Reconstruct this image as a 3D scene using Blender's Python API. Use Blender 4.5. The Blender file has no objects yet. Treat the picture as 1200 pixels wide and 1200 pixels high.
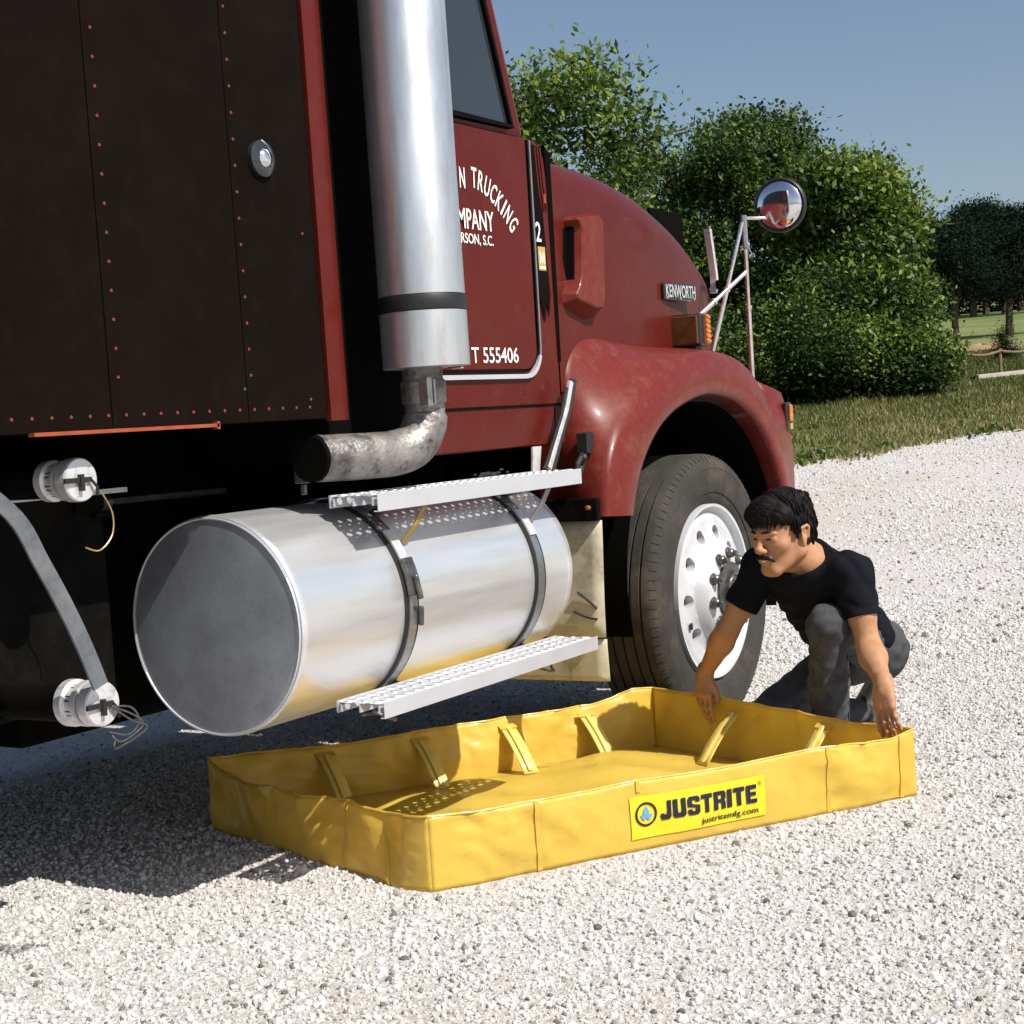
import bpy, bmesh, math, random
import numpy as np
from mathutils import Vector, Matrix, noise as mnoise
from math import sin, cos, pi, radians
random.seed(7); RNG = np.random.default_rng(7)
S = bpy.context.scene
COL = S.collection

# ------------------------------------------------------------------ camera
PHI, PITCH, ROLL = .5524, .0554, -.0679
Fv = Vector((cos(PHI)*cos(PITCH), sin(PHI)*cos(PITCH), -sin(PITCH)))
R0 = Vector((sin(PHI), -cos(PHI), 0)); U0 = R0.cross(Fv)
Rv = cos(ROLL)*R0 + sin(ROLL)*U0; Uv = -sin(ROLL)*R0 + cos(ROLL)*U0
cd = bpy.data.cameras.new('camera'); cam = bpy.data.objects.new('camera', cd); COL.objects.link(cam)
cam.matrix_world = Matrix((( Rv.x, Uv.x, -Fv.x, 0), (Rv.y, Uv.y, -Fv.y, 0), (Rv.z, Uv.z, -Fv.z, 1.2041), (0, 0, 0, 1)))
cd.sensor_width = 36; cd.lens = 36*1865.5/1200; cd.clip_end = 2000; cd.clip_start = .05
S.camera = cam
# ------------------------------------------------------------------ light
SUN_AZ, SUN_EL = radians(-98), radians(48)
sund = Vector((cos(SUN_EL)*cos(SUN_AZ), cos(SUN_EL)*sin(SUN_AZ), sin(SUN_EL)))
w = bpy.data.worlds.new('World'); S.world = w; w.use_nodes = True
nt = w.node_tree; sky = nt.nodes.new('ShaderNodeTexSky'); sky.sky_type = 'NISHITA'; sky.sun_disc = False
sky.sun_elevation = SUN_EL; sky.sun_rotation = pi/2 - SUN_AZ; sky.dust_density = 1.5; sky.air_density = 1.0
nt.links.new(sky.outputs[0], nt.nodes['Background'].inputs[0]); nt.nodes['Background'].inputs[1].default_value = .082
sl = bpy.data.lights.new('sun', 'SUN'); sl.energy = 5.0; sl.angle = radians(.5); sl.color = (1, .955, .87)
so = bpy.data.objects.new('sun', sl); COL.objects.link(so); so.rotation_euler = sund.to_track_quat('Z', 'Y').to_euler(); so.location = (0, -10, 12)
S.view_settings.view_transform = 'Standard'; S.view_settings.look = 'None'; S.view_settings.gamma = 1
S.view_settings.use_curve_mapping = False; S.view_settings.exposure = .33

# ------------------------------------------------------------------ materials
def mat(name, col, rough=.5, metal=0, coat=0, var=0, vscale=6, bump=0, bscale=60, dirt=None, dirt_amt=.4, dscale=5, rvar=0, trans=0, spec=.5, stretch=None, bdist=.01):
    m = bpy.data.materials.new(name); m.use_nodes = True; n = m.node_tree.nodes; l = m.node_tree.links
    b = n['Principled BSDF']; b.inputs['Roughness'].default_value = rough; b.inputs['Metallic'].default_value = metal
    b.inputs['Coat Weight'].default_value = coat; b.inputs['Coat Roughness'].default_value = .08; b.inputs['Specular IOR Level'].default_value = spec
    c4 = (*col, 1); b.inputs['Base Color'].default_value = c4
    tc = n.new('ShaderNodeTexCoord'); mp = n.new('ShaderNodeMapping'); l.new(tc.outputs['Object'], mp.inputs[0])
    if stretch: mp.inputs['Scale'].default_value = stretch
    cur = None
    if var:
        t = n.new('ShaderNodeTexNoise'); t.inputs['Scale'].default_value = vscale; t.inputs['Detail'].default_value = 6; t.inputs['Roughness'].default_value = .65
        l.new(mp.outputs[0], t.inputs[0])
        r = n.new('ShaderNodeMapRange'); r.inputs[1].default_value = .3; r.inputs[2].default_value = .7; r.inputs[3].default_value = 1-var; r.inputs[4].default_value = 1+var
        l.new(t.outputs[0], r.inputs[0])
        v = n.new('ShaderNodeVectorMath'); v.operation = 'SCALE'; v.inputs[0].default_value = col; l.new(r.outputs[0], v.inputs['Scale'])
        cur = v.outputs[0]
        if rvar:
            r2 = n.new('ShaderNodeMapRange'); r2.inputs[1].default_value = .3; r2.inputs[2].default_value = .7; r2.inputs[3].default_value = rough-rvar; r2.inputs[4].default_value = rough+rvar
            l.new(t.outputs[0], r2.inputs[0]); l.new(r2.outputs[0], b.inputs['Roughness'])
    if dirt:
        t = n.new('ShaderNodeTexNoise'); t.inputs['Scale'].default_value = dscale; t.inputs['Detail'].default_value = 9; t.inputs['Roughness'].default_value = .75
        l.new(mp.outputs[0], t.inputs[0])
        r = n.new('ShaderNodeMapRange'); r.inputs[1].default_value = .5; r.inputs[2].default_value = .68; r.inputs[4].default_value = dirt_amt
        l.new(t.outputs[0], r.inputs[0])
        x = n.new('ShaderNodeMix'); x.data_type = 'RGBA'; l.new(r.outputs[0], x.inputs[0]); x.inputs[7].default_value = (*dirt, 1)
        if cur: l.new(cur, x.inputs[6])
        else: x.inputs[6].default_value = c4
        cur = x.outputs[2]
    if cur: l.new(cur, b.inputs['Base Color'])
    if bump:
        t = n.new('ShaderNodeTexNoise'); t.inputs['Scale'].default_value = bscale; t.inputs['Detail'].default_value = 5
        l.new(mp.outputs[0], t.inputs[0]); bm = n.new('ShaderNodeBump'); bm.inputs['Strength'].default_value = bump; bm.inputs['Distance'].default_value = bdist
        l.new(t.outputs[0], bm.inputs['Height']); l.new(bm.outputs[0], b.inputs['Normal'])
    if trans:
        tr = n.new('ShaderNodeBsdfTranslucent'); mx = n.new('ShaderNodeMixShader'); mx.inputs[0].default_value = trans
        if cur: l.new(cur, tr.inputs[0])
        else: tr.inputs[0].default_value = c4
        l.new(b.outputs[0], mx.inputs[1]); l.new(tr.outputs[0], mx.inputs[2]); l.new(mx.outputs[0], n['Material Output'].inputs[0])
    return m
M = {}
M['red'] = mat('red_paint', (.088, .009, .0065), .34, 0, .14, spec=.12, var=.10, vscale=2, dirt=(.10, .035, .022), dirt_amt=.30, dscale=9, bump=.02, bscale=300)
M['fender'] = mat('fender_paint', (.135, .017, .012), .38, 0, .2, spec=.2, var=.16, vscale=55, dirt=(.19, .075, .045), dirt_amt=.45, dscale=16, bump=.02, bscale=300)
M['dark_panel'] = mat('dark_brown', (.0052, .0030, .0019), .6, 0, 0, spec=.05, var=.25, vscale=3, dirt=(.010, .0075, .005), dirt_amt=.4, dscale=14)  # even dark brown on the sleeper flank and the cowl's painted reflection
M['black'] = mat('black_chassis', (.0045, .004, .0034), .7, 0, 0, spec=.05, var=.4, vscale=8, dirt=(.014, .011, .008), dirt_amt=.35, dscale=8, bump=.2, bscale=40)
M['void'] = mat('liner_and_shade_black', (.0035, .0034, .003), .95, spec=.03)  # near-black of liner and bumper, also painted shade in gaps and openings
M['alu'] = mat('brushed_aluminium', (.88, .88, .89), .32, .74, 0, var=.05, vscale=5, rvar=.06, dirt=(.55, .48, .34), dirt_amt=.20, dscale=3, bump=.05, bscale=40, stretch=(.35, 5, 5), bdist=.003)
M['alu_shaded'] = mat('shaded_end_aluminium', (.36, .38, .42), .50, .62, 0, var=.35, vscale=3, dirt=(.20, .22, .25), dirt_amt=.4, dscale=95, bump=.06, bscale=120, bdist=.003)  # duller than the tank side: the end's shade put into its colour
M['cast'] = mat('step_aluminium', (.60, .61, .65), .42, .45, 0, var=.07, vscale=9, dirt=(.45, .42, .38), dirt_amt=.35, dscale=18, bump=.08, bscale=90, bdist=.003)
M['muffler'] = mat('muffler_steel', (.66, .68, .72), .36, .8, 0, var=.10, vscale=2.5, rvar=.08, dirt=(.40, .33, .24), dirt_amt=.45, dscale=4, stretch=(4, 4, .7))
M['rusty'] = mat('rusty_pipe', (.24, .225, .215), .48, .6, 0, var=.75, vscale=7, dirt=(.022, .013, .008), dirt_amt=.97, dscale=24, bump=.3, bscale=80)
M['chrome'] = mat('chrome', (.85, .86, .88), .10, 1, var=.03)
M['worn_chrome'] = mat('worn_chrome', (.78, .72, .70), .2, .9, var=.15, vscale=20, dirt=(.35, .2, .15), dirt_amt=.4, dscale=25)
M['rubber'] = mat('tyre_rubber', (.035, .032, .029), .8, var=.25, vscale=6, dirt=(.115, .088, .062), dirt_amt=.65, dscale=4, bump=.12, bscale=90, spec=.3)
M['rim'] = mat('rim_white', (.62, .63, .66), .4, .25, 0, var=.06, vscale=7, dirt=(.42, .38, .34), dirt_amt=.45, dscale=8)
M['nut'] = mat('greasy_steel', (.16, .15, .14), .35, .8, var=.3, vscale=40, dirt=(.04, .03, .02), dirt_amt=.7, dscale=30)
M['strap'] = mat('strap_rubber', (.012, .012, .013), .5)
M['webbing'] = mat('grey_strap', (.10, .115, .135), .45, .2, var=.3, vscale=6, dirt=(.26, .24, .22), dirt_amt=.5, dscale=3)
M['steel'] = mat('strap_steel', (.42, .43, .45), .35, .85, var=.2, vscale=15, dirt=(.2, .14, .08), dirt_amt=.5, dscale=18)
M['bracket'] = mat('oily_bracket', (.45, .34, .13), .4, .6, var=.2, vscale=20)
M['flap'] = mat('mud_flap_canvas', (.50, .45, .34), .8, var=.12, vscale=5, dirt=(.12, .09, .06), dirt_amt=.6, dscale=6, bump=.08, bscale=300)
M['white'] = mat('white_lettering', (.80, .78, .76), .5)
M['cap'] = mat('cap_aluminium', (.72, .72, .73), .35, .5, dirt=(.2, .18, .16), dirt_amt=.6, dscale=30)
M['orange'] = mat('amber_lens', (.52, .15, .02), .2, 0, .5, var=.3, vscale=30)
M['amber_dark'] = mat('amber_lens_dark', (.10, .042, .012), .15, 0, .6, var=.4, vscale=25)
M['rivet'] = mat('rivet_red', (.22, .05, .025), .35, .3)
M['redorange'] = mat('orange_red_trim', (.30, .055, .022), .4, var=.2, vscale=30)
M['glass'] = mat('dark_glass', (.02, .025, .03), .05, 0, .5)
M['gold'] = mat('gold_sticker', (.42, .30, .10), .5)
M['badge'] = mat('badge_black', (.02, .022, .03), .3)
M['navy'] = mat('decal_navy', (.010, .012, .035), .45)
M['decal'] = mat('decal_yellow', (.80, .585, .022), .4)
M['drop'] = mat('decal_blue', (.13, .33, .58), .45)
M['skin'] = mat('skin', (.42, .215, .115), .6, spec=.3, var=.14, vscale=22, dirt=(.27, .115, .06), dirt_amt=.5, dscale=30, bump=.2, bscale=320, bdist=.002)
M['skin'].node_tree.nodes['Principled BSDF'].inputs['Subsurface Weight'].default_value = .03
M['skin'].node_tree.nodes['Principled BSDF'].inputs['Subsurface Radius'].default_value = (.01, .004, .002)
M['hair'] = mat('black_hair', (.006, .005, .0045), .6, spec=.2, var=.4, vscale=60, bump=.8, bscale=260, stretch=(1, 1, .3), bdist=.004)
M['shirt'] = mat('black_tshirt', (.0085, .0092, .0135), .9, var=.2, vscale=5, bump=.25, bscale=25, spec=.08, bdist=.01)
M['jeans'] = mat('charcoal_denim', (.062, .064, .070), .85, var=.25, vscale=30, dirt=(.19, .19, .20), dirt_amt=.42, dscale=5, bump=.3, bscale=350, spec=.06, bdist=.003)
M['boot'] = mat('black_boot', (.012, .011, .010), .45)
M['eye'] = mat('eye_dark', (.02, .012, .01), .15)
M['bark'] = mat('bark', (.07, .05, .035), .9, var=.3, bump=.5, bscale=30)
M['wood'] = mat('weathered_rail', (.16, .11, .07), .8, var=.2, dirt=(.4, .2, .08), dirt_amt=.5, dscale=5)
M['pale_board'] = mat('pale_board', (.34, .31, .25), .8, var=.1)

# yellow vinyl
M['vinyl'] = mat('yellow_vinyl', (.86, .635, .12), .33, 0, 0, var=.05, vscale=3, dirt=(.66, .42, .05), dirt_amt=.25, dscale=4, bump=.4, bscale=9, trans=.42, bdist=.02)
M['vinyl2'] = mat('yellow_vinyl_support', (.80, .62, .16), .2, 0, .5, var=.1, vscale=9, bump=.5, bscale=40, trans=.1, bdist=.006)

def leafmat(name, c1, c2, c3, trans=.3):
    m = bpy.data.materials.new(name); m.use_nodes = True; n = m.node_tree.nodes; l = m.node_tree.links
    b = n['Principled BSDF']; b.inputs['Roughness'].default_value = .5; b.inputs['Specular IOR Level'].default_value = .3
    a = n.new('ShaderNodeAttribute'); a.attribute_name = 'tint'
    r = n.new('ShaderNodeValToRGB'); r.color_ramp.elements[0].color = (*c1, 1); r.color_ramp.elements[1].color = (*c3, 1)
    e = r.color_ramp.elements.new(.5); e.color = (*c2, 1)
    l.new(a.outputs['Fac'], r.inputs[0]); l.new(r.outputs[0], b.inputs['Base Color'])
    t = n.new('ShaderNodeBsdfTranslucent'); l.new(r.outputs[0], t.inputs[0]); mx = n.new('ShaderNodeMixShader'); mx.inputs[0].default_value = trans
    l.new(b.outputs[0], mx.inputs[1]); l.new(t.outputs[0], mx.inputs[2]); l.new(mx.outputs[0], n['Material Output'].inputs[0])
    return m
M['leaf'] = leafmat('leaf_green', (.010, .026, .006), (.040, .080, .012), (.19, .26, .035))
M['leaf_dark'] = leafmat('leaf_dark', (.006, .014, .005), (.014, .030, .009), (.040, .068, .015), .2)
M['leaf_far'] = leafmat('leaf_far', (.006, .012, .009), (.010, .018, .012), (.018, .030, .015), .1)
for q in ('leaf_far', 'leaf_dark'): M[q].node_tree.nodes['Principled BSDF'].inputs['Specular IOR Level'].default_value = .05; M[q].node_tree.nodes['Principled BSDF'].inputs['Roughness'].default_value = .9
M['grass'] = leafmat('grass_blades', (.09, .115, .028), (.20, .20, .065), (.40, .34, .18), .3)

def ground_mat(name, stops, scale, bump, bscale, rough=.9, big=None):
    m = bpy.data.materials.new(name); m.use_nodes = True; n = m.node_tree.nodes; l = m.node_tree.links
    b = n['Principled BSDF']; b.inputs['Roughness'].default_value = rough; b.inputs['Specular IOR Level'].default_value = .2
    tc = n.new('ShaderNodeTexCoord')
    t = n.new('ShaderNodeTexNoise'); t.inputs['Scale'].default_value = scale; t.inputs['Detail'].default_value = 10; t.inputs['Roughness'].default_value = .72
    l.new(tc.outputs['Object'], t.inputs[0]); r = n.new('ShaderNodeValToRGB'); el = r.color_ramp.elements
    el[0].position = stops[0][0]; el[0].color = (*stops[0][1], 1); el[1].position = stops[-1][0]; el[1].color = (*stops[-1][1], 1)
    for p, c in stops[1:-1]:
        e = el.new(p); e.color = (*c, 1)
    l.new(t.outputs[0], r.inputs[0]); out = r.outputs[0]
    if big:
        t2 = n.new('ShaderNodeTexNoise'); t2.inputs['Scale'].default_value = big[0]; t2.inputs['Detail'].default_value = 5; l.new(tc.outputs['Object'], t2.inputs[0])
        r2 = n.new('ShaderNodeMapRange'); r2.inputs[1].default_value = .42; r2.inputs[2].default_value = .62; r2.inputs[4].default_value = big[2]; l.new(t2.outputs[0], r2.inputs[0])
        x = n.new('ShaderNodeMix'); x.data_type = 'RGBA'; x.inputs[7].default_value = (*big[1], 1); l.new(r2.outputs[0], x.inputs[0]); l.new(out, x.inputs[6]); out = x.outputs[2]
    l.new(out, b.inputs['Base Color'])
    tb = n.new('ShaderNodeTexNoise'); tb.inputs['Scale'].default_value = bscale; tb.inputs['Detail'].default_value = 8; l.new(tc.outputs['Object'], tb.inputs[0])
    bm = n.new('ShaderNodeBump'); bm.inputs['Strength'].default_value = bump; bm.inputs['Distance'].default_value = .02; l.new(tb.outputs[0], bm.inputs['Height']); l.new(bm.outputs[0], b.inputs['Normal'])
    return m
M['gravel'] = ground_mat('gravel_base', [(.30, (.16, .15, .145)), (.40, (.44, .415, .40)), (.58, (.54, .52, .51))], 26, .8, 45, big=(.45, (.44, .38, .33), .55))
M['soil'] = ground_mat('grass_soil', [(.3, (.09, .11, .03)), (.48, (.15, .17, .055)), (.66, (.30, .26, .14))], 3, .5, 8, big=(.12, (.085, .135, .03), .85))
M['dirt'] = mat('tan_dirt', (.30, .20, .11), .9, var=.15)
def stone_mat():
    m = bpy.data.materials.new('crushed_stone'); m.use_nodes = True; n = m.node_tree.nodes; l = m.node_tree.links
    b = n['Principled BSDF']; b.inputs['Roughness'].default_value = .75
    a = n.new('ShaderNodeAttribute'); a.attribute_name = 'tint'; a.attribute_type = 'INSTANCER'
    r = n.new('ShaderNodeValToRGB'); el = r.color_ramp.elements; el[0].color = (.09, .085, .08, 1); el[1].color = (.66, .64, .63, 1)
    e = el.new(.08); e.color = (.30, .28, .265, 1); e = el.new(.2); e.color = (.45, .425, .41, 1)
    l.new(a.outputs['Fac'], r.inputs[0]); l.new(r.outputs[0], b.inputs['Base Color']); return m
M['stone'] = stone_mat()

# ------------------------------------------------------------------ mesh helpers
def tag(o, label=None, cat=None, group=None, kind=None):
    if label: o['label'] = label
    if cat: o['category'] = cat
    if group: o['group'] = group
    if kind: o['kind'] = kind
    return o
def empty(name, loc, label, cat, group=None):
    o = bpy.data.objects.new(name, None); COL.objects.link(o); o.location = loc; o.empty_display_size = .2
    return tag(o, label, cat, group)
ABSLOC = {}
def absloc(o):
    v = Vector(o.location)
    return v
def parent(o, p):
    # objects carry world coordinates in their meshes; the parent's offset is cancelled once
    if p is None: return
    o.parent = p
    if p.type == 'EMPTY': o.matrix_parent_inverse = Matrix.Translation(-Vector(p.location))
def link(name, me, m, par=None, smooth=False, kind=None):
    o = bpy.data.objects.new(name, me); COL.objects.link(o)
    if m: me.materials.append(m)
    if smooth: me.polygons.foreach_set('use_smooth', [True]*len(me.polygons))
    parent(o, par)
    if kind: o['kind'] = kind
    return o
class MB:
    def __init__(s): s.v = []; s.f = []
    def add(s, vs, fs):
        k = len(s.v); s.v += [tuple(p) for p in vs]; s.f += [tuple(i+k for i in f) for f in fs]; return s
    def box(s, x0, x1, y0, y1, z0, z1):
        return s.add([(x, y, z) for x in (x0, x1) for y in (y0, y1) for z in (z0, z1)], [(0, 1, 3, 2), (4, 6, 7, 5), (0, 4, 5, 1), (2, 3, 7, 6), (0, 2, 6, 4), (1, 5, 7, 3)])
    def prism(s, poly, ax, lo, hi):
        n = len(poly)
        def P(a, b, t): return {'X': (t, a, b), 'Y': (a, t, b), 'Z': (a, b, t)}[ax]
        return s.add([P(a, b, lo) for a, b in poly]+[P(a, b, hi) for a, b in poly], [tuple(range(n)), tuple(range(2*n-1, n-1, -1))]+[(i, (i+1) % n, n+(i+1) % n, n+i) for i in range(n)])
    def grid(s, rows, closed=False):
        a, b = len(rows), len(rows[0]); fs = []
        for i in range(a-1):
            for j in range(b-(0 if closed else 1)):
                j2 = (j+1) % b; fs.append((i*b+j, i*b+j2, (i+1)*b+j2, (i+1)*b+j))
        return s.add([p for r in rows for p in r], fs)
    def lathe(s, prof, ax, c, n=48, cap=True):
        rows = []
        for r, h in prof:
            row = []
            for i in range(n):
                t = 2*pi*i/n; a, b = r*cos(t), r*sin(t)
                row.append({'X': (c[0]+h, c[1]+a, c[2]+b), 'Y': (c[0]+a, c[1]+h, c[2]+b), 'Z': (c[0]+a, c[1]+b, c[2]+h)}[ax])
            rows.append(row)
        k = len(s.v); s.grid(rows, True)
        if cap:
            s.f.append(tuple(range(k, k+n))); e = k+(len(prof)-1)*n; s.f.append(tuple(range(e+n-1, e-1, -1)))
        return s
    def tube(s, pts, r, n=10, cap=True):
        pts = [Vector(p) for p in pts]; rr = [float(q) for q in r] if isinstance(r, (list, tuple)) else [float(r)]*len(pts)
        rows = []; up = None
        for i, p in enumerate(pts):
            d = (pts[min(i+1, len(pts)-1)]-pts[max(i-1, 0)]).normalized()
            if up is None: up = Vector((0, 0, 1)) if abs(d.z) < .9 else Vector((1, 0, 0))
            a = d.cross(up).normalized(); b = a.cross(d).normalized(); up = b
            rows.append([tuple(p+rr[i]*(cos(2*pi*k/n)*a+sin(2*pi*k/n)*b)) for k in range(n)])
        k = len(s.v); s.grid(rows, True)
        if cap:
            s.f.append(tuple(range(k, k+n))); e = k+(len(pts)-1)*n; s.f.append(tuple(range(e+n-1, e-1, -1)))
        return s
    def ribbon(s, pts, wid, th, wdir):
        pts = [Vector(p) for p in pts]; wd = Vector(wdir).normalized(); rows = []
        for i, p in enumerate(pts):
            d = (pts[min(i+1, len(pts)-1)]-pts[max(i-1, 0)]).normalized(); n = d.cross(wd).normalized()
            rows.append([tuple(p+a*wd*wid/2+b*n*th/2) for a, b in ((-1, -1), (1, -1), (1, 1), (-1, 1))])
        k = len(s.v); s.grid(rows, True); e = k+(len(pts)-1)*4
        s.f += [(k, k+1, k+2, k+3), (e+3, e+2, e+1, e)]
        return s
    def ball(s, c, r, n=6, sc=(1, 1, 1)):
        rows = [[(c[0]+sc[0]*r*sin(pi*(i+.02)/(n+.04))*cos(2*pi*j/(2*n)), c[1]+sc[1]*r*sin(pi*(i+.02)/(n+.04))*sin(2*pi*j/(2*n)), c[2]+sc[2]*r*cos(pi*(i+.02)/(n+.04))) for j in range(2*n)] for i in range(n+1)]
        return s.grid(rows, True)
    def build(s, name, m, par=None, smooth=False, bevel=0, kind=None, solid=0, seg=2, auto=None):
        me = bpy.data.meshes.new(name); me.from_pydata(s.v, [], s.f)
        b = bmesh.new(); b.from_mesh(me); bmesh.ops.recalc_face_normals(b, faces=b.faces); b.to_mesh(me); b.free()
        o = link(name, me, m, par, smooth, kind)
        if smooth and auto is not False:
            try: me.set_sharp_from_angle(angle=radians(auto or 38))
            except Exception: pass
        if solid: q = o.modifiers.new('thickness', 'SOLIDIFY'); q.thickness = solid; q.offset = 0
        if bevel: q = o.modifiers.new('bevel', 'BEVEL'); q.width = bevel; q.segments = seg; q.limit_method = 'ANGLE'
        return o
def interp(pts, n):
    # Catmull-Rom through points (any dimension)
    P = [np.array(p, float) for p in pts]; out = []
    for i in range(len(P)-1):
        p0 = P[max(i-1, 0)]; p1 = P[i]; p2 = P[i+1]; p3 = P[min(i+2, len(P)-1)]
        for k in range(n):
            t = k/n; out.append(.5*((2*p1)+(-p0+p2)*t+(2*p0-5*p1+4*p2-p3)*t*t+(-p0+3*p1-3*p2+p3)*t**3))
    out.append(P[-1]); return out
def text_mesh(txt, h, bold=0, sx=1, depth=.0):
    # returns verts (2-D, origin at left baseline, cap height h) and faces
    cu = bpy.data.curves.new('t', 'FONT'); cu.body = txt; cu.size = 1; cu.offset = bold; cu.resolution_u = 3
    o = bpy.data.objects.new('t', cu); COL.objects.link(o); dg = bpy.context.evaluated_depsgraph_get(); dg.update()
    me = bpy.data.meshes.new_from_object(o.evaluated_get(dg)); bpy.data.objects.remove(o)
    vs = [(v.co.x, v.co.y) for v in me.vertices]; fs = [tuple(p.vertices) for p in me.polygons]; bpy.data.meshes.remove(me)
    ys = [y for x, y in vs]; xs = [x for x, y in vs]; k = h/.69; x0 = min(xs)
    return [((x-x0)*k*sx, y*k) for x, y in vs], fs, (max(xs)-x0)*k*sx
def text_on(name, txt, h, fn, m, par, bold=.02, sx=1, width=None):
    vs, fs, wd = text_mesh(txt, h, bold, sx)
    if width: vs = [(x*width/wd, y) for x, y in vs]
    me = bpy.data.meshes.new(name); me.from_pydata([fn(x, y) for x, y in vs], [], fs)
    return link(name, me, m, par)

# ------------------------------------------------------------------ ground
def terrain(x, y):
    s = .951*np.asarray(x, float)+.309*np.asarray(y, float); t = np.maximum(0, s-8)
    return .06*(np.sqrt(t*t+9)-3)
def sheet(name, xs, ys, m, lift=0, amp=0, inside=None):
    X, Y = np.meshgrid(xs, ys, indexing='ij'); Z = terrain(X, Y)+lift
    if amp: Z = Z + amp*(np.sin(X*1.7+1.3*np.sin(Y*.9))+np.sin(Y*2.1+X*.6))*.5
    a, b = X.shape; V = np.stack([X, Y, Z], -1).reshape(-1, 3)
    I = np.arange(a*b).reshape(a, b); Fq = np.stack([I[:-1, :-1], I[1:, :-1], I[1:, 1:], I[:-1, 1:]], -1).reshape(-1, 4)
    me = bpy.data.meshes.new(name); me.from_pydata(V.tolist(), [], Fq.tolist())
    o = link(name, me, m, None, True); tag(o, kind='structure'); return o
def nl(lim, near, n):
    t = np.linspace(-1, 1, n); return np.sign(t)*(near*np.abs(t)+(lim-near)*np.abs(t)**4)
sheet('grass_field', nl(900, 60, 161)+2, nl(900, 60, 161), M["soil"], lift=-.05)
# gravel yard: far edge runs slantwise, ragged
EDGE = [(-60, 46), (0, 34), (6, 26), (9.5, 21.5), (13.4, 14.5), (16.9, 8.6), (17.9, 7.15), (18.55, 6.57), (19.4, 6.18), (20.4, 5.84), (21.6, 5.27), (23.4, 4.2), (27, 1), (33, -8), (42, -50)]
EX = np.array([e[0] for e in EDGE[::1]]); 
def edge_x(y):
    ys = np.array([e[1] for e in EDGE][::-1], float); xs = np.array([e[0] for e in EDGE][::-1], float)
    return np.interp(y, ys, xs)
def gravel_sheet():
    ys = np.concatenate([np.linspace(-50, -6, 30), np.arange(-5.8, 12, .12), np.linspace(12.2, 46, 60)]); rows = []
    us = np.concatenate([np.linspace(0, .5, 25), np.linspace(.52, 1, 40)])
    for y in ys:
        xe = float(edge_x(y))+.5*sin(y*2.3)+.38*sin(y*7.1+1)+.22*sin(y*17)+.15*sin(y*41)
        x0 = -60; xs = x0+(xe-x0)*(us**.6)
        z = terrain(xs, y)
        rows.append([(x, y, zz) for x, zz in zip(xs, z)])
    b = MB(); b.grid(rows); o = b.build('gravel_yard', M['gravel'], None, True, auto=False); tag(o, kind='structure')
gravel_sheet()

def instancer(name, P, rot, scl, tint, m, label=None):
    me = bpy.data.meshes.new(name); me.from_pydata(P.tolist(), [], [])
    for nm, arr, ty in (('rot', rot, 'FLOAT_VECTOR'), ('scl', scl, 'FLOAT_VECTOR')):
        a = me.attributes.new(nm, ty, 'POINT'); a.data.foreach_set('vector', arr.astype(np.float32).ravel())
    a = me.attributes.new('tint', 'FLOAT', 'POINT'); a.data.foreach_set('value', tint.astype(np.float32))
    o = bpy.data.objects.new(name, me); COL.objects.link(o); me.materials.append(m)
    g = bpy.data.node_groups.new(name, 'GeometryNodeTree'); g.interface.new_socket('Geometry', in_out='INPUT', socket_type='NodeSocketGeometry'); g.interface.new_socket('Geometry', in_out='OUTPUT', socket_type='NodeSocketGeometry')
    n = g.nodes; l = g.links; gi = n.new('NodeGroupInput'); go = n.new('NodeGroupOutput')
    ico = n.new('GeometryNodeMeshIcoSphere'); ico.inputs['Radius'].default_value = 1; ico.inputs['Subdivisions'].default_value = 1
    sm = n.new('GeometryNodeSetMaterial'); sm.inputs['Material'].default_value = m; l.new(ico.outputs[0], sm.inputs[0])
    ip = n.new('GeometryNodeInstanceOnPoints'); l.new(gi.outputs[0], ip.inputs['Points']); l.new(sm.outputs[0], ip.inputs['Instance'])
    for nm, sk in (('rot', 'Rotation'), ('scl', 'Scale')):
        na = n.new('GeometryNodeInputNamedAttribute'); na.data_type = 'FLOAT_VECTOR'; na.inputs['Name'].default_value = nm; l.new(na.outputs[0], ip.inputs[sk])
    l.new(ip.outputs[0], go.inputs[0]); md = o.modifiers.new('stones', 'NODES'); md.node_group = g
    tag(o, label, None, None, 'stuff'); return o
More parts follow.
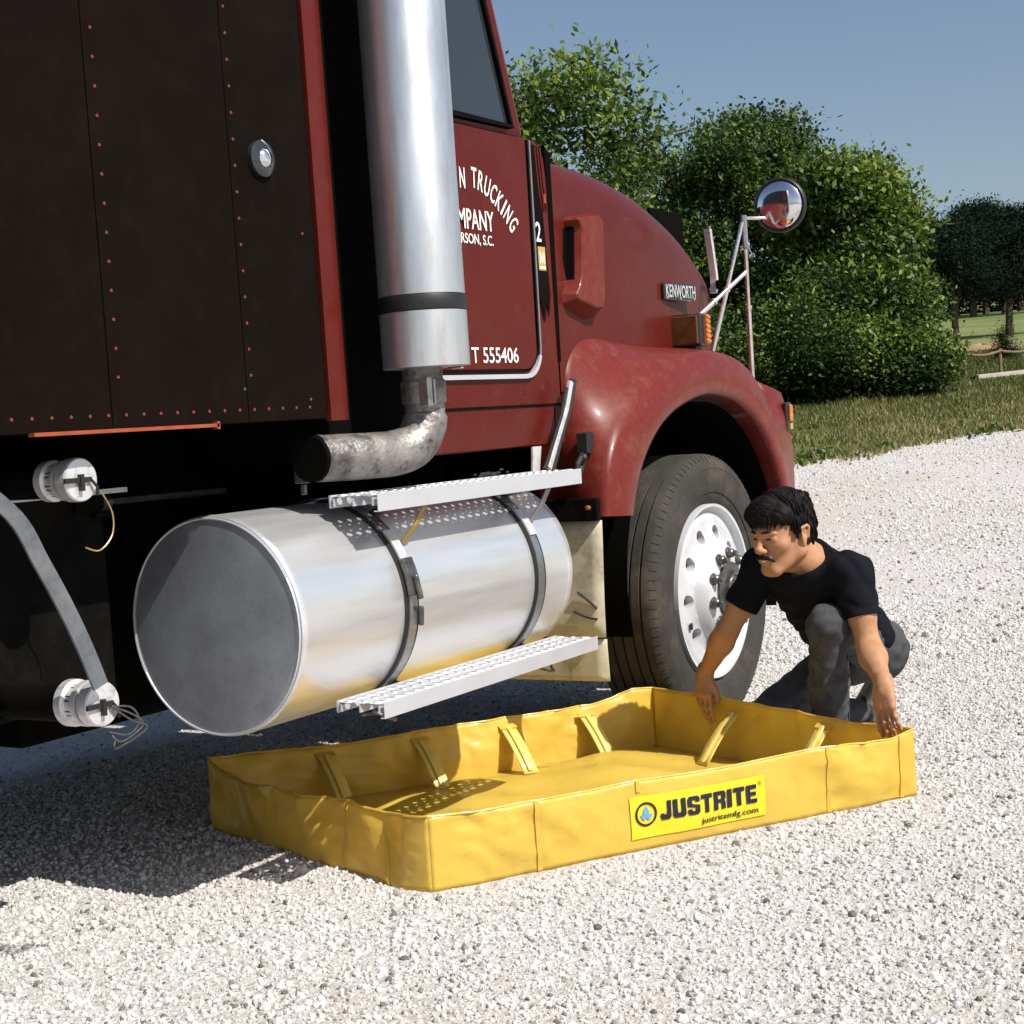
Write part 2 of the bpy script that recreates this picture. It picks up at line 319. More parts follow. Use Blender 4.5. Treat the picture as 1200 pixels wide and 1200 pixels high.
def stones():
    n1, n2, n3 = 170000, 60000, 190000
    x1 = RNG.uniform(1.7, 9, n1); y1 = RNG.uniform(-2.6, 4.6, n1)
    d = RNG.uniform(7.5, 22, n2); az = PHI-RNG.uniform(-.05, .36, n2)
    x2 = d*np.cos(az); y2 = d*np.sin(az)
    x3 = RNG.uniform(1.7, 7.5, n3); y3 = np.where(RNG.random(n3) < .75, RNG.uniform(-1.2, 4.6, n3), RNG.uniform(4.0, 10.0, n3))
    x = np.concatenate([x1, x2, x3]); y = np.concatenate([y1, y2, y3])
    r = np.concatenate([.0022+.0085*RNG.random(n1)**3.0, .004+.012*RNG.random(n2)**2.4, .002+.006*RNG.random(n3)**2])
    big = RNG.random(len(r)) < .003; r[big] *= 1.8
    k = x < edge_x(y)+.3+.4*RNG.normal(size=len(x))
    q = [(3.72, 3.54), (3.31, 2.36), (4.67, 1.48), (5.14, 2.62)]; ins = np.ones(len(x), bool)
    for i in range(4):
        a, b_ = q[i], q[(i+1) % 4]; ins &= ((b_[0]-a[0])*(y-a[1])-(b_[1]-a[1])*(x-a[0])) > 0
    k &= ~ins
    pn = np.sin(x*1.3+2*np.sin(y*.8))+np.sin(y*1.7-1.5*np.sin(x*.6))+.6*np.sin(x*3.7+y*2.9); far = np.clip((np.hypot(x, y)-5.5)/4, 0, 1)
    k &= RNG.random(len(x)) > np.clip(.2+.35*pn, 0, .65)*(.15+.85*far); x, y, r = x[k], y[k], r[k]; n = len(x)
    P = np.stack([x, y, terrain(x, y)+r*.15], 1)
    rot = RNG.uniform(0, 6.28, (n, 3)); scl = r[:, None]*RNG.uniform(.55, 1.35, (n, 3))
    t = RNG.random(n)
    o = instancer('gravel_stones', P, rot, scl, t, M['stone'], 'loose white crushed stones covering the yard')
stones()

# leaf/blade soup
def soup(name, C, A, B, m, tint, par=None, kind=None, tri=False):
    n = len(C)
    if tri: V = np.stack([C-A, C+A, C+B], 1); k = 3
    else: V = np.stack([C-A, C-B*.55, C+A, C+B*.55], 1); k = 4
    me = bpy.data.meshes.new(name); me.vertices.add(n*k); me.vertices.foreach_set('co', V.astype(np.float32).ravel())
    me.loops.add(n*k); me.loops.foreach_set('vertex_index', np.arange(n*k, dtype=np.int32)); me.polygons.add(n)
    me.polygons.foreach_set('loop_start', np.arange(0, n*k, k, dtype=np.int32)); me.update(calc_edges=True)
    a = me.attributes.new('tint', 'FLOAT', 'FACE'); a.data.foreach_set('value', np.clip(tint, 0, 1).astype(np.float32))
    o = link(name, me, m, par, kind=kind); return o
def unit(n):
    v = RNG.normal(size=(n, 3)); return v/np.linalg.norm(v, axis=1)[:, None]
def grass():
    n = 210000; d = 15+34*RNG.random(n)**1.35; az = PHI-RNG.uniform(.03, .37, n)
    x = d*np.cos(az); y = d*np.sin(az); e = edge_x(y)
    patch = np.sin(x*1.9+y*.7)+np.sin(y*2.7-x*1.1)+RNG.normal(size=n)*.5
    k = (x > e-.1+.65*RNG.normal(size=n)*(.4+.6*(np.sin(y*5.1)+np.sin(y*11.3) > 0))) & ((patch > -.9) | (x > e+6)); x, y, d, patch = x[k], y[k], d[k], patch[k]; n = len(x)
    near = x < edge_x(y)+7
    h = np.where(near, .05+.06*RNG.random(n), .07+.11*RNG.random(n))*(1+.3*(patch > 1)); P = np.stack([x, y, terrain(x, y)-.01], 1)
    ang = RNG.uniform(0, 2*pi, n); wd = .008+.010*RNG.random(n)+.0003*d
    A = np.stack([np.cos(ang)*wd, np.sin(ang)*wd, 0*wd], 1); L = unit(n)*.6; L[:, 2] = 1; B = L*h[:, None]
    t = .56+.18*patch/2+RNG.normal(size=n)*.2-.03*(x-edge_x(y))
    soup('meadow_grass', P, A, B, M['grass'], t, tri=True, kind='stuff')['label'] = 'short patchy grass on the verge beyond the gravel'
    # weeds on the gravel edge
    n = 6000; y = RNG.uniform(2, 14, n); y += .15*np.sin(y*9); x = edge_x(y)+RNG.normal(size=n)*.45-.15; k = np.sin(y*4)+np.sin(y*9.3) > .45; x, y = x[k], y[k]; n = len(x)
    P = np.stack([x, y, terrain(x, y)+.01+.09*RNG.random(n)], 1); A = unit(n)*.05; B = np.cross(A, unit(n)); B *= .05/np.maximum(1e-3, np.linalg.norm(B, axis=1))[:, None]
    soup('edge_weeds', P, A, B, M['leaf'], RNG.random(n)*.6+.2, kind='stuff')['label'] = 'broad-leaved weeds along the gravel edge'
grass()

# ------------------------------------------------------------------ trees
def at_cam(px, d):
    # ground point seen in image column px at distance d (plan)
    a = PHI-math.atan((px-600)/1865.5); return d*cos(a), d*sin(a)
def tree(name, pos, blobs, n, lsize, m, label, cat='tree', trunk=.12, group=None, limbs=7, tintb=0, hbase=0, droop=.25):
    x0, y0 = pos; z0 = float(terrain(x0, y0)); root = empty(name, (x0, y0, z0), label, cat, group)
    Bc = np.array([[b[0], b[1], b[2]] for b in blobs]); Br = np.array([b[3:6] for b in blobs])
    vol = Br.prod(1)**.75; idx = RNG.choice(len(blobs), n, p=vol/vol.sum())
    # leaf sprays: small clumps spread through the crown's volume, denser near the surface
    nc = max(60, n//14); ci = RNG.choice(len(blobs), nc, p=vol/vol.sum()); u = unit(nc); rr = RNG.random(nc)**.38*(1+.22*np.abs(RNG.normal(size=nc))*(RNG.random(nc) < .2))
    CC = Bc[ci]+u*Br[ci]*rr[:, None]
    n = int(n*1.55); lsize = lsize*.74; k = RNG.integers(0, nc, n); sp = lsize*2.9; P = CC[k]+RNG.normal(size=(n, 3))*sp*np.array([1, 1, .55])
    ct = RNG.normal(size=nc)*.20; ct += .16*np.sin(CC[:, 0]*2.1+CC[:, 2]*1.7)+.12*np.sin(CC[:, 1]*2.9-CC[:, 2]*2.3); up = (P[:, 2]-Bc[:, 2].min())/(np.ptp(Bc[:, 2])+1e-3)
    P[:, 2] = np.maximum(P[:, 2], hbase+.02); t = .40+ct[k]+RNG.normal(size=n)*.16+tintb+.12*(up-.5)
    N = unit(n)+np.array([0, -.35, .75]); N /= np.linalg.norm(N, axis=1)[:, None]
    A = np.cross(N, unit(n)); A /= np.maximum(1e-3, np.linalg.norm(A, axis=1))[:, None]; B = np.cross(N, A)
    s = lsize*(.55+.75*RNG.random(n)); A[:, 2] -= droop; A *= s[:, None]*.62; B *= s[:, None]*.62
    P += np.array([x0, y0, z0]); soup('crown', P, A, B, m, t, root)
    b = MB(); H = float(Bc[:, 2].max()); lean = RNG.normal(size=2)*.15
    pts = [(x0, y0, z0-.1), (x0+lean[0]*.3, y0+lean[1]*.3, z0+H*.4), (x0+lean[0], y0+lean[1], z0+H*.95)]; b.tube(interp(pts, 4), list(np.linspace(trunk, trunk*.2, 9)), 8)
    for i in range(limbs):
        c = Bc[RNG.integers(len(blobs))]; h = H*RNG.uniform(.25, .7); e = (x0+c[0]*1.1, y0+c[1]*1.1, z0+c[2]+Br[0, 2]*.3)
        b.tube([(x0, y0, z0+h*.8), (x0+c[0]*.5, y0+c[1]*.5, z0+(h+c[2])/2), e], [trunk*.45, trunk*.3, trunk*.08], 6)
    b.build('trunk', M['bark'], root, True); return root
def blobs(w, h0, h1, n, seed, squash=.36, wob=.55):
    r = random.Random(seed); out = []
    for i in range(n):
        t = (i+.5)/n; z = h0+(h1-h0)*t; env = w*(.55+.6*sin(pi*min(1, t*.85+.12)))*(1 if t < .75 else 1-.9*(t-.75)); a = r.uniform(0, 6.28)
        q = env*r.uniform(.2, .92); br = w*r.uniform(squash*.7, squash*1.2); out.append((q*cos(a), q*sin(a), z, br, br, br*.8))
    return out
GT = 'trees and bushes beyond the verge'
tree('broadleaf_tree', at_cam(662, 27), blobs(2.2, 2.2, 5.8, 16, 1), 15000, .15, M['leaf'], 'bright leafy broadleaf tree showing just above the hood beside the cab', group=GT, tintb=.22)
tree('broadleaf_tree', at_cam(800, 40), blobs(1.7, 1.2, 5.9, 16, 2), 15000, .13, M['leaf'], 'darker broadleaf tree rising between the hood and the round mirror', group=GT, tintb=-.16)
tree('broadleaf_tree', at_cam(868, 34), blobs(1.6, 1.2, 5.6, 20, 3), 20000, .14, M['leaf'], 'broadleaf tree directly behind the round mirror', group=GT, tintb=0)
tree('broadleaf_tree', at_cam(935, 36), blobs(1.7, 1.4, 6.0, 20, 4), 20000, .14, M['leaf'], 'tall broadleaf tree right of the mirror, in the middle of the thicket', group=GT)
tree('broadleaf_tree', at_cam(1024, 31.5), blobs(1.30, 1.5, 4.35, 18, 5), 17000, .155, M['leaf'], 'bright yellow-green broadleaf tree at the right end of the thicket', group=GT, tintb=.24)
tree('cedar_tree', at_cam(1040, 40), blobs(1.1, 1.8, 5.1, 14, 6), 9000, .12, M['leaf_dark'], 'dark feathery tree peeping out behind the bright right-hand tree', group=GT)
tree('broadleaf_tree', at_cam(735, 44), blobs(2.2, 1.2, 4.4, 14, 9), 13000, .14, M['leaf'], 'lower broadleaf tree filling the gap behind the hood ridge', group=GT, tintb=-.05)
bl = [(835, 30, 1.4, 2.1), (890, 29.5, 1.2, 1.35), (945, 30, 1.5, 2.5), (1000, 29.5, 1.3, 1.6), (1048, 30, 1.25, 2.3), (1092, 29.6, .95, 1.15)]
lbl = ['leafy bush low behind the hood mirror stays', 'low bright bush just right of the fender pod', 'tall dark-green bush in the middle of the thicket front', 'low bush at the foot of the yellow-green tree',
       'full green bush below the yellow-green tree', 'small bright bush at the right end of the thicket by the rail fence']
for i, (px, d, wd, h) in enumerate(bl):
    tree('bush', at_cam(px, d), blobs(wd*.8, .25, h*.85, 12, 20+i, .5), 7500, .10, M['leaf'], lbl[i], 'bush', .04, 'bushes at the foot of the thicket', 4, -.14 if i % 2 == 0 else .10)
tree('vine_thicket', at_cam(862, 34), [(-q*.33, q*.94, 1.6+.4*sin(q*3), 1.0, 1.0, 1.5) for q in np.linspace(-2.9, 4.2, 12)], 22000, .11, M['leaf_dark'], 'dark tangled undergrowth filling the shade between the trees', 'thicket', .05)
# far field
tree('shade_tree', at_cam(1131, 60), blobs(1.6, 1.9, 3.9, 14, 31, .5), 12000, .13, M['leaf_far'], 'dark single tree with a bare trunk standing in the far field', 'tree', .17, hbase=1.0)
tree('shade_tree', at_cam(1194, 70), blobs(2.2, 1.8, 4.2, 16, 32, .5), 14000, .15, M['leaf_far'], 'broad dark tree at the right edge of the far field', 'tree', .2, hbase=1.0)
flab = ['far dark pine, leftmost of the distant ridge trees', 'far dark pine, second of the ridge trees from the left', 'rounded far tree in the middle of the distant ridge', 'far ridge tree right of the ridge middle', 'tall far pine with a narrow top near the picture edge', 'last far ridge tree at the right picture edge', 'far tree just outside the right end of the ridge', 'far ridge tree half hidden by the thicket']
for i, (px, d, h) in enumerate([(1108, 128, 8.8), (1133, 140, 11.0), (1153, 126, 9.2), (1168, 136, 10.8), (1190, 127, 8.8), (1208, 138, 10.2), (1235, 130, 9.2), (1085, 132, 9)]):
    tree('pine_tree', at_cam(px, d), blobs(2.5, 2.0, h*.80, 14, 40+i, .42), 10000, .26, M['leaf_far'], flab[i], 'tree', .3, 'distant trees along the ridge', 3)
wb = [(-q*.33, q*.94, RNG.uniform(1.5, 3.2), 3, 4, 4.2) for q in np.linspace(-45, 60, 30)]
tree('distant_wood', at_cam(1000, 150), wb, 26000, .6, M['leaf_far'], 'dark continuous wood on the far rise', 'wood', .3)
tree('small_conifer', at_cam(1187, 42), [(0, 0, .22+.13*i, .28-.042*i, .28-.042*i, .18) for i in range(6)], 2500, .05, M['leaf_dark'], 'small dark cone-shaped conifer beside the rail fence', 'conifer', .03, limbs=2)
def mound():
    x0, y0 = at_cam(1160, 54); rows = []
    for i in range(9):
        r = i/8; rows.append([(x0+r*.5*cos(t)+r*1.0*sin(t)*.2, y0+r*1.3*sin(t), float(terrain(x0, y0))-.05+.20*(1-r*r)*(1+.2*sin(3*t))) for t in np.linspace(0, 2*pi, 25)[:-1]])
    b = MB(); b.grid(rows, True); o = b.build('dirt_mound', M['dirt'], None, True); tag(o, 'low tan heap of dirt in the far field', 'dirt heap')
mound()
def rail_fence():
    x0, y0 = at_cam(1140, 35); x1, y1 = at_cam(1262, 36.5); root = empty('rail_fence', (x0, y0, float(terrain(x0, y0))), 'weathered wooden rail fence beyond the grass at the right edge', 'fence')
    for i in range(4):
        t = i/3; x = x0+(x1-x0)*t; y = y0+(y1-y0)*t; z = float(terrain(x, y)); b = MB(); b.tube([(x, y, z-.1), (x, y, z+.62)], .04, 8); b.build('post', M['wood'], root, True)
        if i < 3:
            X = x0+(x1-x0)*(t+1/3); Y = y0+(y1-y0)*(t+1/3); Z = float(terrain(X, Y)); b = MB(); b.tube(interp([(x, y-.05, z+.55), ((x+X)/2, (y+Y)/2-.05, (z+Z)/2+.50), (X, Y-.05, Z+.57)], 3), .032, 8); b.build('rail', M['wood'], root, True)
    x0, y0 = at_cam(1153, 33.6); x1, y1 = at_cam(1262, 34.6); z0 = float(terrain(x0, y0)); z1 = float(terrain(x1, y1))
    b = MB(); b.tube([(x0, y0, z0+.10), (x1, y1, z1+.13)], .085, 8); o = b.build('pale_log', M['pale_board'], None, True); tag(o, 'long pale log lying on the grass in front of the rail fence', 'log')
rail_fence()

# ------------------------------------------------------------------ truck
YC = 3.73
truck = empty('semi_truck', (5.555, 2.5, 0), 'dark red long-nosed tractor truck parked with its polished fuel tank over the yellow basin', 'truck')
def rounded_body(name, x0, x1, y0, y1, z0, z1, m, par, r=.09, bev=.0):
    b = MB(); P = []
    for cx, cy, a0 in ((x1-r, y0+r, -90), (x1-r, y1-r, 0)):
        for k in range(7):
            a = radians(a0+15*k); P.append((cx+r*cos(a), cy+r*sin(a)))
    P += [(x0, y1), (x0, y0)]
    b.prism(P, 'Z', z0, z1); return b.build(name, m, par, True, bevel=.02, auto=30)
SY = 2.55
# sleeper: dark flank panels, red rounded front corner
slp = rounded_body('sleeper_box', .9, 3.35, SY+.006, 4.91, 1.252, 3.45, M['dark_panel'], truck, .02)
# three flank panels, each proud of the box, with joints between
for xa, xb in ((.9, 2.509), (2.512, 2.958), (2.961, 3.262)):
    b = MB(); b.box(xa, xb, SY, SY+.012, 1.25, 3.40); b.build('flank_panel', M['dark_panel'], slp, bevel=.002)
b = MB(); P = []
for k in range(9):
    a = radians(-90+11.25*k); P.append((3.395-.075+.078*cos(a), SY+.072+.078*sin(a)))
Pi = [(3.395-.075+.06*cos(radians(-90+11.25*k)), SY+.072+.06*sin(radians(-90+11.25*k))) for k in range(9)][::-1]
b.prism([(3.272, SY-.006)]+P+Pi+[(3.272, SY+.010)], 'Z', 1.243, 3.46); b.build('corner_panel', M['red'], slp, True, auto=30)
def rivets(pts, name, m, par, r=.0045, ax='Y'):
    b = MB()
    for p in pts: b.ball(p, r, 3, (1, .6, 1))
    return b.build(name, m, par, True, kind='stuff')
pts = [(2.536, SY-.001, 1.30+.063*i) for i in range(1, 33)]+[(2.976, SY-.001, 1.30+.063*i) for i in range(1, 33)]+[(1.0+.0535*i, SY-.001, 1.280) for i in range(42)]+[(3.20, SY-.001, 1.30), (3.215, SY-.001, 1.72), (2.95, SY-.001, 1.33)]
rivets(pts, 'rivets', M['rivet'], slp, .0046)
b = MB(); b.box(2.275, 2.835, SY-.014, SY+.004, 1.243, 1.251); b.box(2.828, 2.838, SY-.014, SY, 1.238, 1.256); b.build('drip_trim', M['redorange'], slp)
b = MB(); b.lathe([(.045, 0), (.045, -.012), (.03, -.02)], 'Y', (3.071, SY, 1.893), 28); b.build('round_lamp_bezel', M['glass'], slp, True, auto=30)
b = MB(); b.lathe([(.024, -.019), (.018, -.026), (.004, -.029)], 'Y', (3.071, SY, 1.893), 20); b.build('round_lamp', M['chrome'], slp, True)
# gap and cab
CY = 2.65
def cab():
    # tub below the windows
    b = MB(); P = [(3.80, 1.125), (4.668, 1.125), (4.668, 1.98), (4.655, 2.08), (4.20+.40, 2.13), (3.80, 2.13)]
    b.prism(P, 'Y', CY, 2*YC-CY); c = b.build('cab_body', M['red'], truck, bevel=.012)
    # lower sill panel with its own joint
    b = MB(); b.box(3.83, 4.600, CY-.006, CY+.01, 1.128, 1.250); b.build('sill_panel', M['red'], c, bevel=.003)
    b = MB(); b.box(4.606, 4.664, CY-.006, CY+.01, 1.128, 1.250); b.build('sill_panel', M['red'], c, bevel=.003)
    b = MB(); b.box(3.83, 4.664, CY-.003, CY+.01, 1.2535, 1.262); b.build('sill_joint', M['black'], c)
    rv = [(3.95+.085*i, CY-.007, 1.243) for i in range(8)]
    for X, zs in ((3.98, (1.28, 1.30, 1.32)), (4.09, (1.28, 1.31)), (4.22, (1.28, 1.30, 1.325)), (4.32, (1.275, 1.295, 1.315)), (4.40, (1.27, 1.285, 1.30, 1.315, 1.33)), (4.425, (1.27, 1.30, 1.33)), (4.53, (1.27, 1.295))):
        rv += [(X, CY-.001, z) for z in zs]
    rivets(rv, 'rivets', M['fender'], c, .0035)
    # door
    x0, x1, z0 = 3.87, 4.505, 1.375; r = .07
    P = [(x0, 2.12), (x0, z0)]
    for k in range(7):
        a = radians(-90+15*k); P.append((x1-r+r*cos(a), z0+r+r*sin(a)))
    P += [(x1+.012, 2.12)]
    b = MB(); b.prism(P, 'Y', CY-.012, CY+.005); d = b.build('door', M['red'], c, bevel=.004)
    # bright weather strip round the door foot and front edge
    L = [(x0, CY-.006, z0-.022), (4.43, CY-.006, z0-.022)]
    for k in range(1, 7):
        a = radians(-90+15*k); L.append((4.435+.092*cos(a), CY-.006, z0-.022+.092+.092*sin(a)))
    L += [(4.535, CY-.006, 1.8), (4.54, CY-.006, 2.12)]
    b = MB(); b.ribbon(L[:7], .016, .014, (0, 1, 0)); b.build('door_seal', M['cast'], c)
    b = MB(); b.ribbon(L[6:], .016, .009, (0, 1, 0)); b.build('door_seal', M['steel'], c)
    b = MB(); b.ribbon([(p[0]-.015, CY-.008, p[2]+.016) for p in L[:7]], .01, .004, (0, 1, 0)); b.ribbon([(p[0]-.012, CY-.008, p[2]) for p in L[6:]], .01, .005, (0, 1, 0)); b.build('door_gap', M['black'], c)
    # cowl: dark vertical reflection painted on as a two-pointed plate, sticker and number
    b = MB(); b.add([(4.552, CY-.004, 2.11), (4.600, CY-.004, 2.11), (4.628, CY-.004, 1.62), (4.612, CY-.004, 1.55), (4.601, CY-.004, 1.60), (4.582, CY-.004, 1.53), (4.556, CY-.004, 1.62)], [(0, 1, 2, 3, 4, 5, 6)]); b.build('cowl_reflection', M['dark_panel'], c, solid=.002)
    for i, X in enumerate((4.588, 4.606, 4.622)):
        b = MB(); b.tube([(X, CY-.002, 2.11), (X+.004, CY-.004, 2.0), (X+.022, CY-.001, 1.90)], .005, 6); b.build('cowl_groove', M['red'], c, True)
    text_on('number', '2', .063, lambda x, y: (4.556+x, CY-.0065, 1.795+y), M['white'], c, .01, .8)
    b = MB(); b.box(4.560, 4.606, CY-.008, CY-.006, 1.700, 1.778); st = b.build('sticker', M['gold'], c)
    b = MB(); b.box(4.565, 4.600, CY-.0095, CY-.0085, 1.705, 1.714)
    for q in range(5): b.box(4.566+.007*q, 4.569+.007*q, CY-.0095, CY-.0085, 1.722+.004*(q % 2), 1.762-.005*(q % 3))
    b.build('sticker_print', M['white'], st)
    b = MB(); b.box(4.625, 4.64, CY-.006, CY-.0, 1.925, 1.955); b.build('hinge_bolt', M['redorange'], c)
    # black gap line between cowl and hood
    b = MB(); b.prism([(4.656, 1.40), (4.676, 1.40), (4.690, 2.09), (4.655, 2.12)], 'Y', CY-.002, CY+.08); b.build('cowl_gap', M['void'], c)
    # greenhouse
    g = MB(); g.prism([(3.82, 2.13), (4.60, 2.13), (4.36, 2.86), (3.82, 2.92)], 'Y', CY+.03, 2*YC-CY-.03); gg = g.build('cab_roof', M['red'], c, bevel=.03)
    g = MB(); g.prism([(3.95, 2.17), (4.46, 2.17), (4.30, 2.66), (3.95, 2.68)], 'Y', CY+.018, CY+.032); f = g.build('side_window', M['glass'], c)
    g = MB(); g.ribbon([(3.94, CY+.02, 2.16), (4.475, CY+.02, 2.16), (4.31, CY+.02, 2.67), (3.94, CY+.02, 2.69), (3.94, CY+.02, 2.16)], .03, .018, (0, 1, 0)); g.build('window_frame', M['black'], c)
    g = MB(); g.add([(4.612, CY+.12, 2.16), (4.612, 2*YC-CY-.12, 2.16), (4.40, 2*YC-CY-.12, 2.78), (4.40, CY+.12, 2.78)], [(0, 1, 2, 3)]); g.build('windscreen', M['glass'], c, solid=.006)
    # lettering
    D = lambda X, Z: (lambda x, y: (X+x, CY-.0145, Z+y))
    text_on('lettering', 'COMPANY', .060, lambda x, y: (3.984+x, CY-.0145, 1.807+y), M['white'], d, .012, width=.300)
    text_on('lettering', 'ERSON, S.C.', .030, lambda x, y: (4.070+x, CY-.0145, 1.762+y), M['white'], d, .012, width=.205)
    text_on('lettering', 'T 555406', .047, lambda x, y: (4.104+x, CY-.0145, 1.397+y), M['white'], d, .008, width=.276)
    arc = [('N', 4.129, 1.960, -1), ('T', 4.196, 1.966, -4), ('R', 4.234, 1.958, -14), ('U', 4.270, 1.945, -22), ('C', 4.304, 1.927, -30), ('K', 4.337, 1.906, -37), ('I', 4.361, 1.888, -42), ('N', 4.385, 1.868, -46), ('G', 4.414, 1.838, -54)]
    for q, X, Z, an in arc:
        an = radians(an); tx = Vector((cos(an), 0, sin(an))); up = Vector((-sin(an), 0, cos(an))); wq = .009 if q == 'I' else .030; o0 = Vector((X-.010, CY-.0145, Z))-tx*wq/2-up*.031
        text_on('lettering', q, .062, lambda x, y, o0=o0, tx=tx, up=up: tuple(o0+tx*x+up*y), M['white'], d, .012, width=wq)
    return c
cabo = cab()
b = MB(); b.box(3.36, 3.815, 2.66, 4.80, 1.135, 3.2); b.box(3.37, 3.40, 2.60, 2.66, 1.26, 3.2); b.build('dark_gap_boot', M['void'], truck)  # black block carried over the cab's red rear so the gap reads dark
# exhaust
mx, my = 3.60, 2.46
b = MB(); b.lathe([(.118, 1.565), (.118, 3.3), (.10, 3.34)], 'Z', (mx, my, 0), 56); muf = b.build('muffler', M['muffler'], truck, True)
b = MB(); b.lathe([(.119, 1.372), (.1195, 1.378), (.1195, 1.520)], 'Z', (mx, my, 0), 56); b.build('muffler_sleeve', M['muffler'], muf, True)
b = MB(); b.lathe([(.120, 1.522), (.121, 1.524), (.121, 1.561), (.12, 1.563)], 'Z', (mx, my, 0), 56); b.build('muffler_band', M['strap'], muf, True)
# heat-shield edge right of the muffler
b = MB(); b.box(mx+.118, mx+.132, my-.035, my+.0, 1.366, 3.2); b.build('heat_shield_edge', M['cast'], muf, bevel=.003)
b = MB(); b.box(mx+.104, mx+.117, my-.045, my+.0, 1.37, 3.2); b.build('heat_shield_edge', M['strap'], muf)
b = MB(); el = interp([(3.635, 2.50, 1.375), (3.635, 2.50, 1.27), (3.625, 2.50, 1.215), (3.585, 2.51, 1.165), (3.52, 2.53, 1.146), (3.44, 2.545, 1.144), (3.36, 2.565, 1.145), (3.27, 2.60, 1.148)], 6)
b.tube(el, [.056]*9+[.062]*(len(el)-9), 28); pipe = b.build('exhaust_pipe', M['rusty'], truck, True)
b = MB(); b.lathe([(.0600, 0), (.0600, -.03), (.002, -.031)], 'X', (3.268, 2.60, 1.148), 28); b.build('pipe_end_shade', M['void'], pipe, True)  # black disc over the pipe end, painted to read as shadow
b = MB(); b.lathe([(.061, 1.275), (.063, 1.28), (.063, 1.335), (.058, 1.34)], 'Z', (3.635, 2.50, 0), 28); b.build('pipe_clamp', M['rusty'], pipe, True)
b = MB(); b.box(3.555, 3.578, 2.43, 2.46, 1.265, 1.345); b.box(3.585, 3.595, 2.43, 2.46, 1.27, 1.34); b.build('clamp_bolt', M['steel'], pipe, bevel=.003)
b = MB(); b.box(3.245, 3.262, 2.62, 2.66, 1.085, 1.165); b.box(3.249, 3.259, 2.63, 2.645, 1.055, 1.083); b.build('pipe_hanger', M['nut'], pipe, bevel=.002)
# hood
def hood():
    st = [(4.695, 2.665, 2.09, .10), (4.85, 2.67, 2.108, .12), (5.05, 2.675, 2.115, .15), (5.25, 2.68, 2.108, .17), (5.5, 2.70, 2.082, .18), (5.75, 2.725, 2.028, .18), (5.95, 2.75, 1.965, .17), (6.12, 2.775, 1.895, .16), (6.24, 2.80, 1.835, .14), (6.30, 2.83, 1.775, .11), (6.33, 2.87, 1.70, .09)]
    st = interp(st, 3); rows = []
    for X, ys, zt, rr in st:
        half = [(ys, 1.30), (ys, 1.45), (ys+.0, 1.6), (ys+.002, zt-rr-.12)]
        for k in range(9):
            a = radians(180-90*k/8); half.append((ys+rr*1.25+rr*1.25*cos(a), zt-rr+rr*sin(a)))
        half += [(3.2, zt+.02), (YC, zt+.035)]
        rows.append([(X, y, z) for y, z in half]+[(X, 2*YC-y, z) for y, z in half[-2::-1]])
    b = MB(); b.grid(rows); n = len(rows[0]); b.f.append(tuple(range(len(b.v)-n, len(b.v))))
    h = b.build('hood', M['red'], truck, True, auto=50)
    # front face: grille surround
    b = MB(); b.box(6.32, 6.36, 2.90, 4.56, .9, 1.72); b.build('grille', M['chrome'], truck, bevel=.01)
    # air intake scoop on the flank
    s = MB(); hs = 2.672
    out = [(4.800, 1.900), (4.985, 1.925), (5.03, 1.895), (5.005, 1.60), (4.99, 1.555), (4.90, 1.535), (4.735, 1.590), (4.735, 1.635), (4.765, 1.66), (4.79, 1.70), (4.812, 1.85), (4.79, 1.872), (4.785, 1.885)]
    top = [(4.800+.012, 1.900-.012), (4.96, 1.905), (4.985, 1.885), (4.965, 1.615), (4.95, 1.59), (4.90, 1.585), (4.765, 1.612), (4.765, 1.63), (4.79, 1.65), (4.812, 1.69), (4.832, 1.855), (4.812, 1.875), (4.80, 1.885)]
    k = len(out); s.add([(x, hs+.012, z) for x, z in out]+[(x, hs-.055, z) for x, z in top], [(i, (i+1) % k, k+(i+1) % k, k+i) for i in range(k)]+[tuple(range(k, 2*k))])
    s.build('intake_scoop', M['fender'], h, True, bevel=.008, auto=25)
    s = MB(); s.add([(4.781, hs+.004, 1.682), (4.794, hs-.030, 1.682), (4.815, hs-.030, 1.858), (4.806, hs+.004, 1.865)], [(0, 1, 2, 3)]); s.add([(4.755, hs-.002, 1.672), (4.79, hs-.002, 1.69), (4.812, hs-.002, 1.862), (4.785, hs-.002, 1.855)], [(0, 1, 2, 3)]); s.build('intake_mouth', M['void'], h, solid=.003)  # black quads stand in for the dark inside of the scoop
    # badge
    e = MB(); e.box(5.60, 5.895, 2.695, 2.705, 1.642, 1.708); bd = e.build('badge', M['badge'], h, bevel=.003)
    text_on('badge_letters', 'KENWORTH', .048, lambda x, y: (5.612+x, 2.6925, 1.653+y), M['cap'], bd, .015, width=.268)
    rivets([(5.625, 2.694, 1.65), (5.745, 2.694, 1.65), (5.872, 2.694, 1.65)], 'badge_pins', M['chrome'], bd, .006)
    # smoked deflector on the hood front, bonnet ornament bracket
    e = MB(); e.add([(6.13, 2.93, 1.84), (6.30, 2.93, 1.76), (6.345, 2.95, 2.055), (6.02, 2.95, 2.06)], [(0, 1, 2, 3)]); e.add([(6.13, 2.97, 1.84), (6.13, 4.5, 1.84), (6.02, 4.5, 2.06), (6.02, 2.97, 2.06)], [(0, 1, 2, 3)]); e.build('bug_deflector', M['void'], h, solid=.008)
    e = MB(); e.ribbon(interp([(6.275, 2.80, 1.97), (6.30, 2.80, 1.85), (6.315, 2.80, 1.76), (6.30, 2.80, 1.70)], 4), .022, .028, (1, 0, 0)); e.build('hood_latch', M['cap'], h, True)
    e = MB(); e.ball((6.305, 2.782, 1.735), .013, 5, (1, .6, 1.6)); e.build('latch_hole', M['void'], h, True)
    return h
hd = hood()
